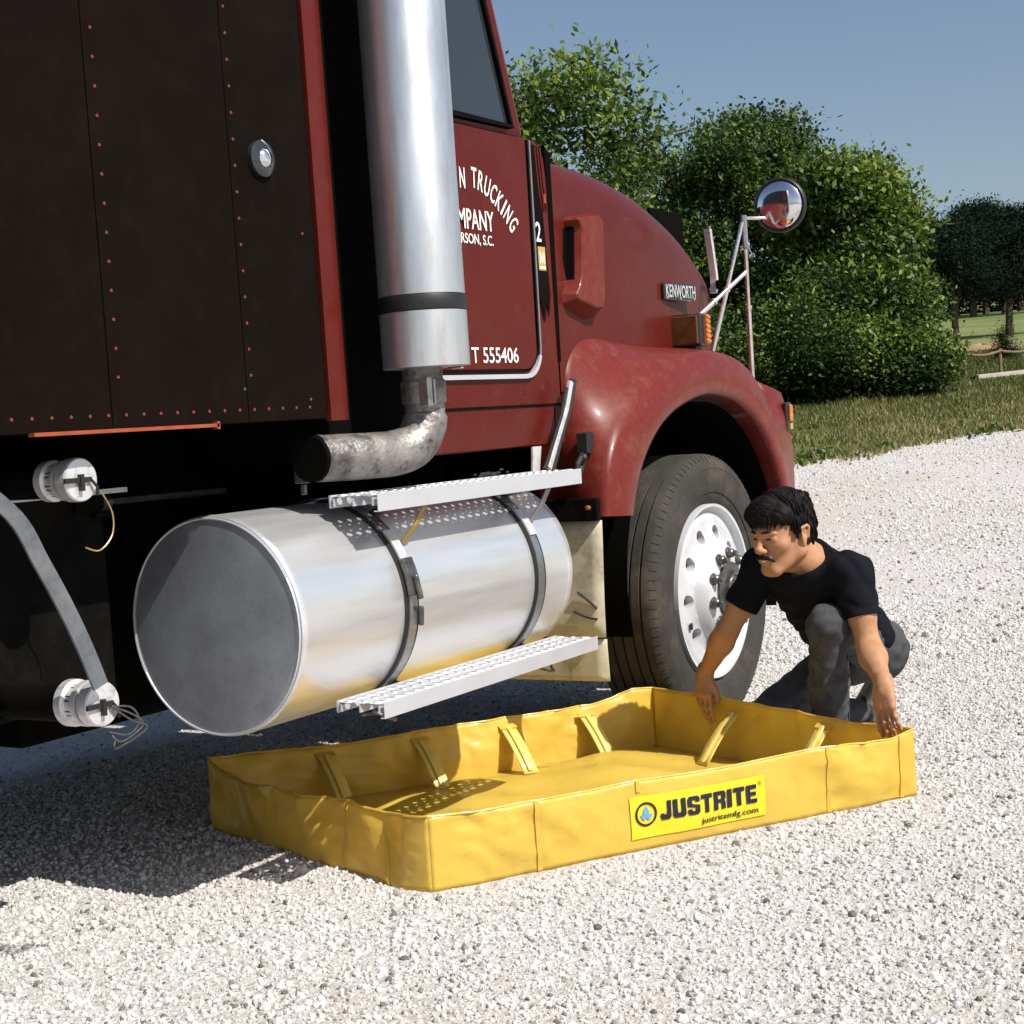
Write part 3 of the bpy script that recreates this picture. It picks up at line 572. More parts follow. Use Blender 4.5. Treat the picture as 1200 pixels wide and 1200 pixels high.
# fender
def fender():
    cols = [((4.82, .865), (4.66, .875), (4.71, 2.72, .88)), ((4.85, .93), (4.675, .965), (4.71, 2.70, 1.0)), ((4.885, .99), (4.708, 1.057), (4.71, 2.69, 1.12)), ((4.94, 1.055), (4.775, 1.140), (4.715, 2.68, 1.25)),
            ((5.008, 1.115), (4.864, 1.205), (4.715, 2.68, 1.38)), ((5.10, 1.17), (4.96, 1.268), (4.80, 2.69, 1.49)), ((5.21, 1.213), (5.085, 1.325), (4.93, 2.70, 1.515)), ((5.34, 1.243), (5.24, 1.375), (5.10, 2.72, 1.495)),
            ((5.474, 1.26), (5.41, 1.412), (5.35, 2.735, 1.466)), ((5.60, 1.255), (5.60, 1.425), (5.6, 2.75, 1.456)), ((5.749, 1.231), (5.80, 1.400), (5.82, 2.78, 1.45)), ((5.86, 1.19), (5.95, 1.345), (6.02, 2.80, 1.43)),
            ((5.949, 1.142), (6.06, 1.27), (6.18, 2.78, 1.36)), ((6.03, 1.07), (6.15, 1.18), (6.30, 2.66, 1.28)), ((6.09, 1.0), (6.205, 1.08), (6.42, 2.565, 1.20)), ((6.135, .92), (6.245, .97), (6.46, 2.55, 1.05)), ((6.175, .82), (6.275, .84), (6.465, 2.55, .82))]
    flat = [list(a)+list(b)+list(c) for a, b, c in cols]; flat = interp(flat, 5); rows = []
    for q in flat:
        i = np.array([q[0], 2.485, q[1]]); c = np.array([q[2], 2.50, q[3]]); a = np.array(q[4:7]); d = c-i; row = []
        row.append(tuple(i+np.array([0, .30, 0])-d*.02)); row.append(tuple(i+np.array([0, .02, 0]))); row.append(tuple(i+np.array([0, .006, 0])))
        for t in (.08, .2, .35, .5, .65, .8, .92, 1.0):
            bul = -.022*sin(pi*min(1, t*.8+.08)); row.append(tuple(i+d*t+np.array([0, bul+.004+.012*t*t, 0])))
        # sweep from crest back to hood / cab flank
        e = a-c; mid = c+np.array([e[0]*.12+d[0]*.10, e[1]*.50, e[2]*.28+d[2]*.12])
        s0 = np.array(row[-1])
        for t in (.12, .25, .4, .55, .7, .85, 1):
            row.append(tuple((1-t)**2*s0+2*t*(1-t)*mid+t*t*a))
        row.append(tuple(a+np.array([0, .08, 0])))
        rows.append(row)
    b = MB(); b.grid(rows); f = b.build('fender', M['fender'], truck, True, auto=70)
    # top ledge from fender to hood, closing the bonnet side
    # pod ahead of the wheel arch
    p = MB(); R_ = []
    for X, y0, zt in ((6.24, 2.60, 1.335), (6.33, 2.575, 1.30), (6.42, 2.56, 1.277), (6.455, 2.575, 1.262), (6.475, 2.62, 1.24)):
        R_.append([(X, y0+.02 if X < 6.3 else y0, .82), (X, y0, 1.0), (X, y0, zt-.06), (X, y0+.012, zt-.02), (X, y0+.045, zt), (X, 2.9, zt+.03), (X, 3.1, zt+.04)])
    p.grid(R_); n = len(R_[0]); p.f.append(tuple(range(4*n, 5*n)));
    p.build('headlight_pod', M['fender'], truck, True, solid=.004, auto=50)
    k = MB(); k.box(6.395, 6.452, 2.540, 2.556, 1.09, 1.215); q = k.build('marker_lamp', M['badge'], f, bevel=.004)
    k = MB(); k.box(6.415, 6.446, 2.530, 2.541, 1.135, 1.205); k.build('marker_lens', M['orange'], q, bevel=.004)
    k = MB(); k.box(6.410, 6.440, 2.531, 2.541, 1.10, 1.125); k.build('marker_plate', M['gold'], q)
    # dark wheel housing
    k = MB(); rr = []
    for y in (2.53, 2.7, 2.95, 3.2):
        rr.append([(5.50+.675*cos(t)*(1 if y < 2.6 else .99), y, .60+.64*sin(t)) for t in np.linspace(-.35, pi+.25, 30)])
    k.grid(rr); k.build('wheel_housing', M['void'], truck, True)
    k = MB(); k.box(4.80, 6.45, 3.19, 3.22, .25, 1.35); k.build('housing_blackout', M['void'], truck)  # black back plate added so the arch opening reads dark
    # turn signal on the fender top
    k = MB(); k.box(5.70, 5.775, 2.60, 2.735, 1.455, 1.585); ts = k.build('turn_signal', M['badge'], f, bevel=.012)
    k = MB(); k.box(5.692, 5.702, 2.608, 2.727, 1.463, 1.577); k.build('signal_lens', M['amber_dark'], ts, bevel=.006)
    k = MB(); k.box(5.735, 5.771, 2.588, 2.601, 1.463, 1.577)
    for q in range(6): k.box(5.735, 5.771, 2.584, 2.589, 1.468+q*.019, 1.478+q*.019)
    k.build('signal_lens', M['orange'], ts, bevel=.002)
    k = MB(); k.box(5.715, 5.77, 2.63, 2.71, 1.43, 1.456); k.build('signal_foot', M['strap'], ts)
    # hood stay and latch
    k = MB(); k.ribbon([(4.645, 2.60, 1.33), (4.60, 2.60, 1.24), (4.525, 2.60, 1.14), (4.46, 2.60, 1.05)], .016, .02, (0, 1, 0)); k.build('hood_stay', M['cap'], f, bevel=.003)
    k = MB(); k.tube([(4.665, 2.60, 1.335), (4.62, 2.60, 1.24), (4.545, 2.60, 1.14), (4.48, 2.60, 1.04)], .012, 8); k.tube([(4.615, 2.60, 1.31), (4.57, 2.60, 1.22), (4.44, 2.60, 1.05)], .007, 8); k.build('hood_stay', M['strap'], f, True)
    k = MB(); k.prism([(4.66, 1.155), (4.70, 1.16), (4.715, 1.14), (4.695, 1.085), (4.655, 1.09)], 'Y', 2.56, 2.60); k.tube([(4.675, 2.58, 1.10), (4.645, 2.58, 1.05), (4.60, 2.58, .99)], .014, 8); k.tube([(4.64, 2.57, 1.085), (4.60, 2.57, 1.055), (4.585, 2.57, 1.0)], .011, 8); k.ball((4.635, 2.565, 1.075), .016, 4); k.build('hood_latch', M['strap'], f, bevel=.002)
    k = MB(); k.add([(4.40, 2.62, 1.125), (4.455, 2.62, 1.125), (4.425, 2.62, 1.01), (4.385, 2.62, 1.01)], [(0, 1, 2, 3)]); k.build('step_bracket_plate', M['cap'], truck, solid=.006)
    return f
fd = fender()
# mirror on the fender
def mirror():
    r = empty('fender_mirror', (6.16, 2.60, 1.28), None, None); parent(r, truck)
    r.parent = truck; r.matrix_parent_inverse = Matrix.Translation(-Vector(truck.location))
    def pp(o):
        o.parent = r; o.matrix_parent_inverse = Matrix.Translation(-Vector(r.location)); return o
    c = Vector((6.225, 2.45, 2.022)); nrm = (Vector((0, 0, 1.25))-c).normalized(); nrm = (nrm+Vector((-.50, .36, .04))).normalized()
    a = nrm.cross(Vector((0, 0, 1))).normalized(); u = a.cross(nrm)
    def dish(prof, m, name):
        rows = [[tuple(c+a*rr*cos(t)+u*rr*sin(t)+nrm*h) for t in np.linspace(0, 2*pi, 49)[:-1]] for rr, h in prof]
        b = MB(); b.grid(rows, True); b.f.append(tuple(range(48))); e = (len(prof)-1)*48; b.f.append(tuple(range(e+47, e-1, -1))); return pp(b.build(name, m, None, True, auto=60))
    g = dish([(.100, 0)]+[(.099*sin(q), .030*cos(q)) for q in np.linspace(pi/2, .03, 10)], M['chrome'], 'mirror_glass')
    dish([(.100, .004), (.106, .006), (.112, 0), (.112, -.012), (.09, -.035), (.03, -.05)], M['strap'], 'mirror_shell')
    top = Vector((6.105, 2.56, 1.955))
    b = MB(); b.tube([c-nrm*.04, c-nrm*.05+Vector((-.05, .05, -.05)), top+Vector((.01, 0, .02))], .007, 8); pp(b.build('mirror_stem', M['worn_chrome'], None, True))
    b = MB(); b.tube([top+Vector((0, 0, .03)), top-Vector((0, 0, .10))], .012, 8); b.ball(top-Vector((-.005, 0, .09)), .018, 4); pp(b.build('mirror_joint', M['steel'], None, True))
    for p0, p1, rr in ((top, (6.155, 2.585, 1.30), .010), (top+Vector((-.02, 0, 0)), (5.94, 2.66, 1.44), .010), (top+Vector((-.012, 0, -.2)), (5.81, 2.72, 1.53), .011)):
        p0 = Vector(p0); p1 = Vector(p1); b = MB(); m = p0.lerp(p1, .52); b.tube([p0, m], rr*.8, 10); b.tube([m, p1], rr, 10); b.tube([m.lerp(p0, .02), m.lerp(p1, .03)], rr*1.4, 10); pp(b.build('mirror_brace', M['worn_chrome'], None, True))
    b = MB(); b.tube([(5.81, 2.755, 1.50), top+Vector((-.03, .02, -.22))], .006, 8); pp(b.build('mirror_brace', M['worn_chrome'], None, True))
    b = MB(); b.lathe([(.030, 0), (.030, .012), (.014, .03), (.016, .05), (.012, .07)], 'Z', (6.155, 2.60, 1.285), 16); pp(b.build('mirror_foot', M['worn_chrome'], None, True))
mirror()
# bumper, chassis and the dark things under the body
b = MB(); b.box(6.47, 6.60, 2.53, 4.93, .745, .825); b.build('bumper', M['void'], truck, bevel=.02)
for y in (3.28, 4.08):
    b = MB(); b.box(.2, 6.4, y, y+.10, .76, 1.05); b.build('frame_rail', M['black'], truck, bevel=.01)
def dark(name, x0, x1, y0, y1, z0, z1, m='black', bev=.012):
    b = MB(); b.box(x0, x1, y0, y1, z0, z1); return b.build(name, M[m], truck, bevel=bev)
bb = dark('battery_box', .9, 2.80, 2.90, 3.26, .60, 1.15)
b = MB(); b.box(.9, 2.87, 2.885, 2.90, 1.10, 1.112); b.build('lid_edge', M['steel'], bb)
b = MB(); b.box(2.70, 2.78, 2.888, 2.90, 1.06, 1.10); b.box(2.745, 2.80, 2.87, 2.885, 1.045, 1.055); b.build('lid_catch', M['black'], bb)
b = MB(); b.box(2.16, 2.40, 2.872, 2.90, .62, 1.08); b.build('access_plate', M['black'], bb, bevel=.004)
dark('transmission', 2.9, 4.7, 3.38, 4.08, .42, .95); dark('dark_tank_backing', 2.9, 4.66, 3.14, 3.2, .50, 1.25, 'void'); dark('engine_block', 4.9, 6.2, 3.4, 4.1, .5, 1.6, 'void')  # black panel added behind the tank to keep that space dark
dark('far_side_blocker', -2.5, 4.75, 4.60, 4.90, .24, 1.2, 'void'); dark('front_axle', 5.47, 5.63, 2.8, 4.7, .38, .50)  # far-side box added to block bright ground and skylight under the truck
b = MB(); b.tube([(2.86, 3.02, 1.075), (3.30, 2.95, 1.075)], .009, 8); b.lathe([(.022, 0), (.022, .03)], 'X', (2.88, 3.0, 1.075), 12); b.build('air_line', M['nut'], truck, True)
# capped tubes and hanging strap under the sleeper
def captube(x, y, z, r, wide):
    b = MB(); b.tube([(x, y+1.9, z), (x, y+.05, z)], r, 24); t = b.build('drain_tube', M['black'], truck, True)
    b = MB(); b.lathe([(r*1.02, .105), (r*1.20, .100), (r*1.20, .080), (r*1.0, .075), (r*1.0, .058), (r*1.16, .052), (r*1.16, .040)], 'Y', (x, y, z), 32); b.build('tube_collar', M['cap'], t, True, auto=30)
    b = MB(); b.lathe([(wide*.9, .036), (wide, .030), (wide, .004), (wide*.95, 0), (wide*.5, -.002), (.004, -.002)], 'Y', (x, y, z), 36); b.build('tube_cap', M['cap'], t, True, auto=30)
    b = MB(); b.box(x-.055, x+.022, y-.010, y-.004, z-.006, z+.005); b.box(x-.012, x-.002, y-.013, y-.003, z-.024, z+.012); b.tube([(x+.018, y-.008, z+.002), (x+.034, y-.012, z-.018), (x+.038, y-.006, z-.036)], .0035, 6); b.build('cap_latch', M['strap'], t)
    return t
t1 = captube(2.452, 2.60, 1.146, .038, .048); t2 = captube(2.462, 2.60, .653, .044, .050)
b = MB(); b.tube(interp([(2.49, 2.585, 1.12), (2.515, 2.58, 1.07), (2.51, 2.58, 1.02), (2.47, 2.58, .99), (2.43, 2.58, 1.0)], 5), .0018, 6); b.build('wire', M['bracket'], t1, True)
for q in range(3):
    b = MB(); b.tube(interp([(2.475, 2.59, .645), (2.525, 2.58, .635-.015*q), (2.545+.012*q, 2.58, .60-.01*q), (2.52-.02*q, 2.59, .575-.012*q), (2.47+.01*q, 2.60, .59-.01*q)], 5), .0022, 6); b.build('wire', M['nut'], t2, True)
b = MB(); sp = [(2.10, 2.57, 1.19), (2.225, 2.56, 1.085), (2.285, 2.56, .985), (2.34, 2.56, .885), (2.385, 2.56, .79), (2.425, 2.565, .70)]
b.ribbon(interp(sp, 6), .042, .006, (.96, 0, .28)); b.build('hanging_strap', M['webbing'], truck)
# fuel tank
TX0, TX1, TY, TZ, TR = 3.0, 4.372, 2.75, .744, .281
def tank():
    b = MB(); prof = [(TR-.012, 0), (TR-.002, .002), (TR, .008), (TR+.0012, .02), (TR, .024)]+[(TR, TX1-TX0-.06), (TR-.004, TX1-TX0-.02), (TR-.03, TX1-TX0)]
    b.lathe(prof, 'X', (TX0, TY, TZ), 128, cap=False); t = b.build('fuel_tank', M['alu'], truck, True, auto=50)
    b = MB(); b.lathe([(TR-.002, .0005), (TR-.010, -.004), (TR-.02, -.005), (TR*.6, -.009), (.004, -.012)], 'X', (TX0, TY, TZ), 96); b.build('tank_end', M['alu_shaded'], t, True)
    b = MB(); b.lathe([(TR-.03, .0), (TR-.08, .02), (.01, .03)], 'X', (TX1, TY, TZ), 64); b.build('tank_end', M['alu'], t, True)
    b = MB()
    for i in range(96):
        a = 2*pi*i/96; a2 = a+2*pi/96
        q = [(TX0-.004, TY+(TR-.006)*cos(v), TZ+(TR-.006)*sin(v)) for v in (a, a2)]; b.tube(q, .0035, 5, False)
    b.build('weld_bead', M['cast'], t, True)
    for X in (3.46, 4.14):
        b = MB(); b.lathe([(TR, -.030), (TR+.006, -.029), (TR+.006, .029), (TR, .030)], 'X', (X, TY, TZ), 96, False); s = b.build('strap_pad', M['strap'], t, True, auto=30)
        b = MB(); b.lathe([(TR+.006, -.017), (TR+.0095, -.0165), (TR+.0095, .0165), (TR+.006, .017)], 'X', (X, TY, TZ), 96, False); b.build('tank_strap', M['steel'], s, True, auto=30)
        # clamp plate, buckle
        def onr(a, dr): return (X, TY-(TR+dr)*cos(a), TZ+(TR+dr)*sin(a))
        b = MB(); b.ribbon([onr(radians(q), .013) for q in (42, 36, 30, 24)], .036, .005, (1, 0, 0)); b.build('clamp_plate', M['cap'], s)
        if X < 4:
            b = MB(); b.ribbon([onr(radians(q), .016) for q in (24, 17, 10, 4)], .044, .018, (1, 0, 0)); b.tube([onr(radians(14), .03), onr(radians(2), .034)], .009, 8); b.tube([(X+.018, onr(radians(-2), .02)[1], onr(radians(-2), .02)[2]), (X+.022, onr(radians(-12), .02)[1], onr(radians(-12), .02)[2])], .008, 8); b.build('strap_buckle', M['nut'], s, bevel=.003)
    return t
tk = tank()
def step(x0, x1, y0, y1, zt, h, name):
    root = bpy.data.objects.new(name, None); COL.objects.link(root); root.location = (x0, y0, zt); root.parent = truck; root.matrix_parent_inverse = Matrix.Translation(-Vector(truck.location))
    def pp(o): o.parent = root; o.matrix_parent_inverse = Matrix.Translation(-Vector(root.location)); return o
    # perforated tread: cells with round openings, each with a raised collar
    nx = 26; ny = 3; dx = (x1-x0)/nx; dy = (y1-y0-.012)/ny; b = MB(); th = .003
    for i in range(nx):
        for j in range(ny):
            cx, cy = x0+dx*(i+.5), y0+.006+dy*(j+.5); rr = .0125 if j != 1 else .007
            if j == 1: cx += dx*.0
            N = 12; o_ = []; h_ = []; h2 = []
            for k in range(N):
                t = 2*pi*k/N; c_, s_ = cos(t), sin(t); m = 1/max(abs(c_), abs(s_)); o_.append((cx+dx/2*c_*m, cy+dy/2*s_*m, zt)); h_.append((cx+rr*c_*1.25, cy+rr*s_*1.25, zt+.0005)); h2.append((cx+rr*c_, cy+rr*s_, zt+.0045))
            h3 = [(p[0], p[1], zt-.004) for p in h2]
            b.grid([o_, h_, h2, h3], True)
    pp(b.build('tread', M['cast'], None))
    b = MB(); b.box(x0, x1, y0-.003, y0, zt-h, zt+.004); b.box(x0, x1, y0, y0+.012, zt-h, zt-h+.003); pp(b.build('front_lip', M['cast'], None, bevel=.001))
    b = MB(); b.box(x0, x1, y1-.006, y1, zt-h*.7, zt+.004); pp(b.build('rear_lip', M['cast'], None))
    b = MB()
    for i in range(3):
        yy = y0+.012+(y1-y0-.03)*i/2; b.box(x0-.002, x1, yy, yy+.004, zt-h*.62, zt-.005)
    pp(b.build('channel_web', M['cast'], None)); return root
step(3.288, 4.367, 2.43, 2.585, 1.045, .043, 'upper_step'); step(3.205, 4.340, 2.395, 2.545, .520, .038, 'lower_step')
for X, m in ((3.50, 'bracket'), (4.17, 'steel')):
    b = MB(); b.ribbon([(X+.035, 2.455, 1.0), (X+.01, 2.470, .95), (X-.005, 2.505, .905)], .022, .008, (1, 0, 0)); b.build('step_bracket', M[m], tk, bevel=.002)
    b = MB(); b.ribbon([(X, 2.48, 1.005), (X, 2.56, 1.0), (X, 2.60, .985)], .05, .012, (1, 0, 0)); b.build('step_bracket', M['strap'], tk)
    b = MB(); b.ribbon([(X, 2.50, .50), (X, 2.56, .51), (X, 2.60, .515)], .05, .014, (1, 0, 0)); b.ribbon([(X, 2.49, .48), (X, 2.60, .50)], .03, .02, (1, 0, 0)); b.build('step_bracket', M['strap'], tk)
b = MB()
for q in range(14): b.ball((4.0+.012*q+RNG.normal()*.004, 2.58+RNG.normal()*.008, 1.052+abs(RNG.normal())*.006), .008*(.6+.7*RNG.random()), 3, (1.5, 1.1, .6))
b.build('mud_lump', M['rubber'], tk, True, kind='stuff')
b = MB(); b.tube(interp([(3.26, 2.47, .49), (3.30, 2.44, .462), (3.34, 2.46, .455), (3.33, 2.49, .47), (3.27, 2.52, .475)], 5), .004, 6); b.build('dangling_wire', M['nut'], tk, True); b = MB(); b.tube(interp([(4.06, 2.46, .47), (4.10, 2.42, .452), (4.14, 2.45, .46), (4.18, 2.46, .475)], 4), .004, 6); b.build('dangling_wire', M['nut'], tk, True)
# mud flap behind the front wheel: bar, upper and lower sheets
b = MB(); b.box(4.60, 4.625, 2.505, 3.12, .865, .942); fb = b.build('flap_bar', M['black'], truck, bevel=.006)
def flap(z0, z1, sk):
    rows = []
    for i in range(9):
        z = z0+(z1-z0)*i/8; rows.append([(4.615+.010*sin(3*y+z*7)+sk*(z1-z), y+.0+.0*z, z) for y in np.linspace(2.505-.0, 3.10, 14)])
    b = MB(); b.grid(rows); return b.build('mud_flap', M['flap'], truck, True, solid=.006)
flap(.478, .866, -.01); flap(.330, .472, 0)
b = MB(); b.tube(interp([(4.598, 2.60, .63), (4.598, 2.56, .60), (4.597, 2.53, .575)], 4), .004, 5); b.tube(interp([(4.598, 2.62, .565), (4.598, 2.57, .545), (4.597, 2.53, .54)], 4), .003, 5); b.tube(interp([(4.598, 2.64, .47), (4.598, 2.58, .43)], 4), .004, 5); b.build('flap_tears', M['strap'], fb, True, kind='stuff')
b = MB(); b.ball((4.598, 2.54, .91), .008, 4, (.5, 1.5, 1)); b.build('bar_bolt', M['orange'], fb, True)
# front wheel
def wheel(c, y0):
    root = bpy.data.objects.new('wheel', None); COL.objects.link(root); root.location = (c[0], y0, c[1]); root.parent = truck; root.matrix_parent_inverse = Matrix.Translation(-Vector(truck.location))
    def pp(o): o.parent = root; o.matrix_parent_inverse = Matrix.Translation(-Vector(root.location)); return o
    C3 = (c[0], y0, c[1]); b = MB()
    prof = [(.333, .05), (.336, .028), (.345, .018), (.36, .008), (.375, .006), (.378, .001), (.40, -.004), (.44, -.006), (.468, -.003), (.470, -.0045), (.485, .000), (.500, .007), (.510, .014), (.519, .024), (.5235, .036)]
    gx = [.062, .104, .148, .190, .232]; yy = .036
    for g in gx:
        prof += [(.526, g-.005), (.514, g-.0035), (.514, g+.0035), (.526, g+.005)]
    prof += [(.5235, .252), (.515, .268), (.49, .282), (.42, .288), (.345, .27), (.333, .24)]
    b.lathe(prof, 'Y', C3, 144, cap=False); ty = pp(b.build('tyre', M['rubber'], None, True, auto=28))
    # shoulder sipes and raised sidewall marks
    b = MB()
    for i in range(96):
        t = 2*pi*i/96; r0, r1 = .502, .522
        a = Vector((cos(t), 0, sin(t))); u = Vector((-sin(t), 0, cos(t)))
        P = [Vector(C3)+a*r0+Vector((0, .0065, 0)), Vector(C3)+a*.513+Vector((0, .0145, 0)), Vector(C3)+a*r1+Vector((0, .028, 0))]
        b.ribbon(P, .0035, .002, u)
    pp(b.build('shoulder_sipes', M['rubber'], None, kind='stuff'))
    def sw(txt, a0, h, r):
        vs, fs, wd = text_mesh(txt, h, .02, 1.5)
        me = bpy.data.meshes.new('sidewall_letters'); me.from_pydata([(C3[0]+(r+y)*cos(a0-x/r), y0-.0085, C3[2]+(r+y)*sin(a0-x/r)) for x, y in vs], [], fs); pp(link('sidewall_letters', me, M['rubber']))
    # rim with ten hand holes
    def prof_y(r):
        return float(np.interp(r, [.10, .125, .155, .175, .20, .23, .28, .298, .306, .316, .322, .333], [-.052, -.050, -.046, -.032, .004, .018, .022, .030, .036, .030, .006, .004]))
    b = MB(); nr = 20
    def P3(r, t, dy=0): return (C3[0]+r*cos(t), y0+prof_y(r)+dy, C3[2]+r*sin(t))
    R_in, R_out = .196, .262; N = 24
    for s in range(10):
        t0 = radians(36*s+4); tc = t0; rc = .228; hw = radians(18); hr = .0265
        per = []; hole = []
        for k in range(N):
            a = 2*pi*k/N; c_, s_ = cos(a), sin(a); m = 1/max(abs(c_), abs(s_)); pr_, pt = c_*m, s_*m
            per.append(((R_in+R_out)/2+(R_out-R_in)/2*pr_, tc+hw*pt)); hole.append((rc+hr*c_, tc+hr*s_/rc))
        rows = []
        for q in (0, .45, .8, 1): rows.append([P3(per[k][0]*(1-q)+hole[k][0]*q, per[k][1]*(1-q)+hole[k][1]*q) for k in range(N)])
        rows.append([P3(hole[k][0]*.999, hole[k][1], .004) for k in range(N)]); rows.append([P3(hole[k][0], hole[k][1], .035) for k in range(N)])
        b.grid(rows, True)
    n = 120
    for lo, hi in ((.10, R_in), (R_out, .333)):
        rs = [lo]+[r for r in (.11, .125, .14, .155, .165, .175, .185, .272, .28, .29, .298, .302, .306, .311, .316, .319, .322, .328) if lo < r < hi]+[hi]
        b.grid([[P3(r, radians(4-18)+2*pi*k/n) for k in range(n)] for r in rs], True)
    b.grid([[P3(.333, 2*pi*k/n) for k in range(n)], [P3(.333, 2*pi*k/n, .06) for k in range(n)]], True)
    rim = pp(b.build('rim', M['rim'], None, True, auto=45))
    b = MB(); b.lathe([(.31, .07), (.01, .071)], 'Y', C3, 40); pp(b.build('brake_drum', M['void'], None, True))
    b = MB(); b.lathe([(.112, -.045), (.110, -.062), (.080, -.070), (.078, -.085)], 'Y', C3, 40); pp(b.build('hub', M['nut'], None, True, auto=30))
    b = MB(); b.lathe([(.070, -.066), (.070, -.110), (.066, -.125), (.052, -.137), (.028, -.144), (.003, -.146)], 'Y', C3, 40); pp(b.build('hub_cap', M['chrome'], None, True, auto=50))
    for i in range(10):
        t = radians(36*i+12); X, Z = C3[0]+.1425*cos(t), C3[2]+.1425*sin(t)
        b = MB(); b.lathe([(.024, -.046), (.024, -.051), (.0175, -.053), (.0175, -.068), (.014, -.072)], 'Y', (X, y0, Z), 6 if False else 12); b.lathe([(.0105, -.071), (.0105, -.084), (.008, -.086)], 'Y', (X, y0, Z), 8); pp(b.build('wheel_nut', M['nut'], None, True, auto=25))
    b = MB(); b.box(5.325, 5.345, y0+.010, y0+.014, .395, .42); b.box(5.332, 5.338, y0+.008, y0+.011, .40, .415); pp(b.build('rim_stamp', M['navy'], None))
    return root, sw
fw, sw = wheel((5.555, .515), 2.53)
def copy_tree(o, par, off):
    c = o.copy(); COL.objects.link(c); c.parent = par
    c.location = Vector(o.location)+off if par is truck else o.location
    for ch in o.children:
        d = ch.copy(); COL.objects.link(d); d.parent = c
    return c
for off in (Vector((0, 2.1, 0)), Vector((-5.35, .0, 0)), Vector((-5.35, 2.1, 0))): copy_tree(fw, truck, off)

# ------------------------------------------------------------------ basin
PA, PB, PC, PD = (3.745, 3.51), (3.34, 2.38), (4.66, 1.505), (5.10, 2.60)
basin = empty('spill_containment_basin', (4.2, 2.45, 0), 'yellow vinyl spill containment basin lying open on the gravel under the fuel tank', 'containment basin')
def wallfn(P, Q, rim, base_out, seed, amp=.006, belly=.012, wr=1.0):
    P = np.array(P); Q = np.array(Q); L = np.linalg.norm(Q-P); e = (Q-P)/L; n = np.array([e[1], -e[0]])
    cen = np.array([4.2, 2.5]);
    if (cen-P) @ n > 0: n = -n
    rt, rz = [r[0] for r in rim], [r[1] for r in rim]
    def f(t, v, off=0):
        tt = min(max(t, 0), 1); z = v*float(np.interp(tt, rt, rz)); env = min(1, min(tt, 1-tt)/.07)
        o = base_out*(1-v)*env+env*(belly*sin(pi*v)+amp*(sin(9*tt*L+seed)+.7*sin(17*tt*L*1.3+v*3+seed*2)+.5*sin(31*tt*L+seed*3-4*v))*(.35+.65*(1-abs(2*v-1))))
        q3 = mnoise.noise(Vector((tt*L*4.2+seed*7, v*1.1, seed))); q4 = mnoise.noise(Vector((tt*L*9+v*2.5+seed*3, v*2.2-tt*L*3, seed+5)))
        o += env*(.022*q3+.010*(1-abs(q4)*3)*(abs(q4) < .33)*(.3+.7*v)+.003*sin(41*tt*L+6*v+seed)*v)*(wr if seed != 1.0 else 1-.88*min(1, max(0, 1-abs(tt-.515)/.30)*2.6))
        p = P+e*L*t+n*(o+off); return (p[0], p[1], z)
    return f, L
def mkwall(P, Q, rim, base_out, seed, amp=.006, belly=.012):
    f, L = wallfn(P, Q, rim, base_out, seed, amp, belly); nu = int(L/.012); b = MB()
    b.grid([[f(i/nu, j/14) for j in range(15)] for i in range(nu+1)]); o = b.build('wall_panel', M['vinyl'], basin, True, auto=False, solid=.003)
    b = MB(); b.tube([f(i/nu, 1.0) for i in range(nu+1)], .0035, 6); b.build('rim_hem', M['vinyl'], o, True)
    return f, L, o
F_front, L_front, w_front = mkwall(PB, PC, [(0, .2), (.09, .192), (.195, .194), (.32, .193), (.394, .197), (.5, .192), (.6, .191), (.795, .199), (.875, .191), (.95, .187), (1, .204)], .0, 1.0, .0035, .006)
F_left, L_left, w_left = mkwall(PA, PB, [(0, .206), (.08, .18), (.18, .164), (.34, .172), (.45, .170), (.54, .176), (.688, .189), (.83, .179), (1, .2)], .035, 2.2, .008, .01)
F_back, L_back, w_back = mkwall(PA, PD, [(0, .206), (.2, .191), (.29, .182), (.42, .190), (.53, .193), (.62, .192), (.8, .189), (.85, .187), (.905, .204), (.95, .226), (1, .219)], -.02, 3.1, .008, -.01)
F_right, L_right, w_right = mkwall(PC, PD, [(0, .204), (.2, .195), (.35, .203), (.75, .217), (1, .219)], .0, .4, .003, .004)
for f, o, ts in ((F_front, w_front, (.195, .394, .795, .965)), (F_left, w_left, (.34, .688)), (F_back, w_back, (.205, .43, .64, .85)), (F_right, w_right, (.33, .66))):
    for t in ts:
        b = MB(); b.ribbon([f(t, v, .003) for v in np.linspace(.84 if t == .394 else .02, 1.0, 10)], .013, .005, (f(t+.01, .5)[0]-f(t, .5)[0], f(t+.01, .5)[1]-f(t, .5)[1], 0)); b.build('seam', M['vinyl'], o, True)
b = MB(); b.tube([F_left(.835+.05*q, .74-.8*q, .0035) for q in np.linspace(0, .92, 8)], [.003, .005, .006, .006, .006, .006, .005, .004], 6); b.build('crease', M['vinyl'], w_left, True)
b = MB(); b.add([F_left(.30, .98, .01), F_left(.345, 1.03, .006), F_left(.345, .80, .008)], [(0, 1, 2)]); b.build('seam_tab', M['vinyl2'], w_left, solid=.003)
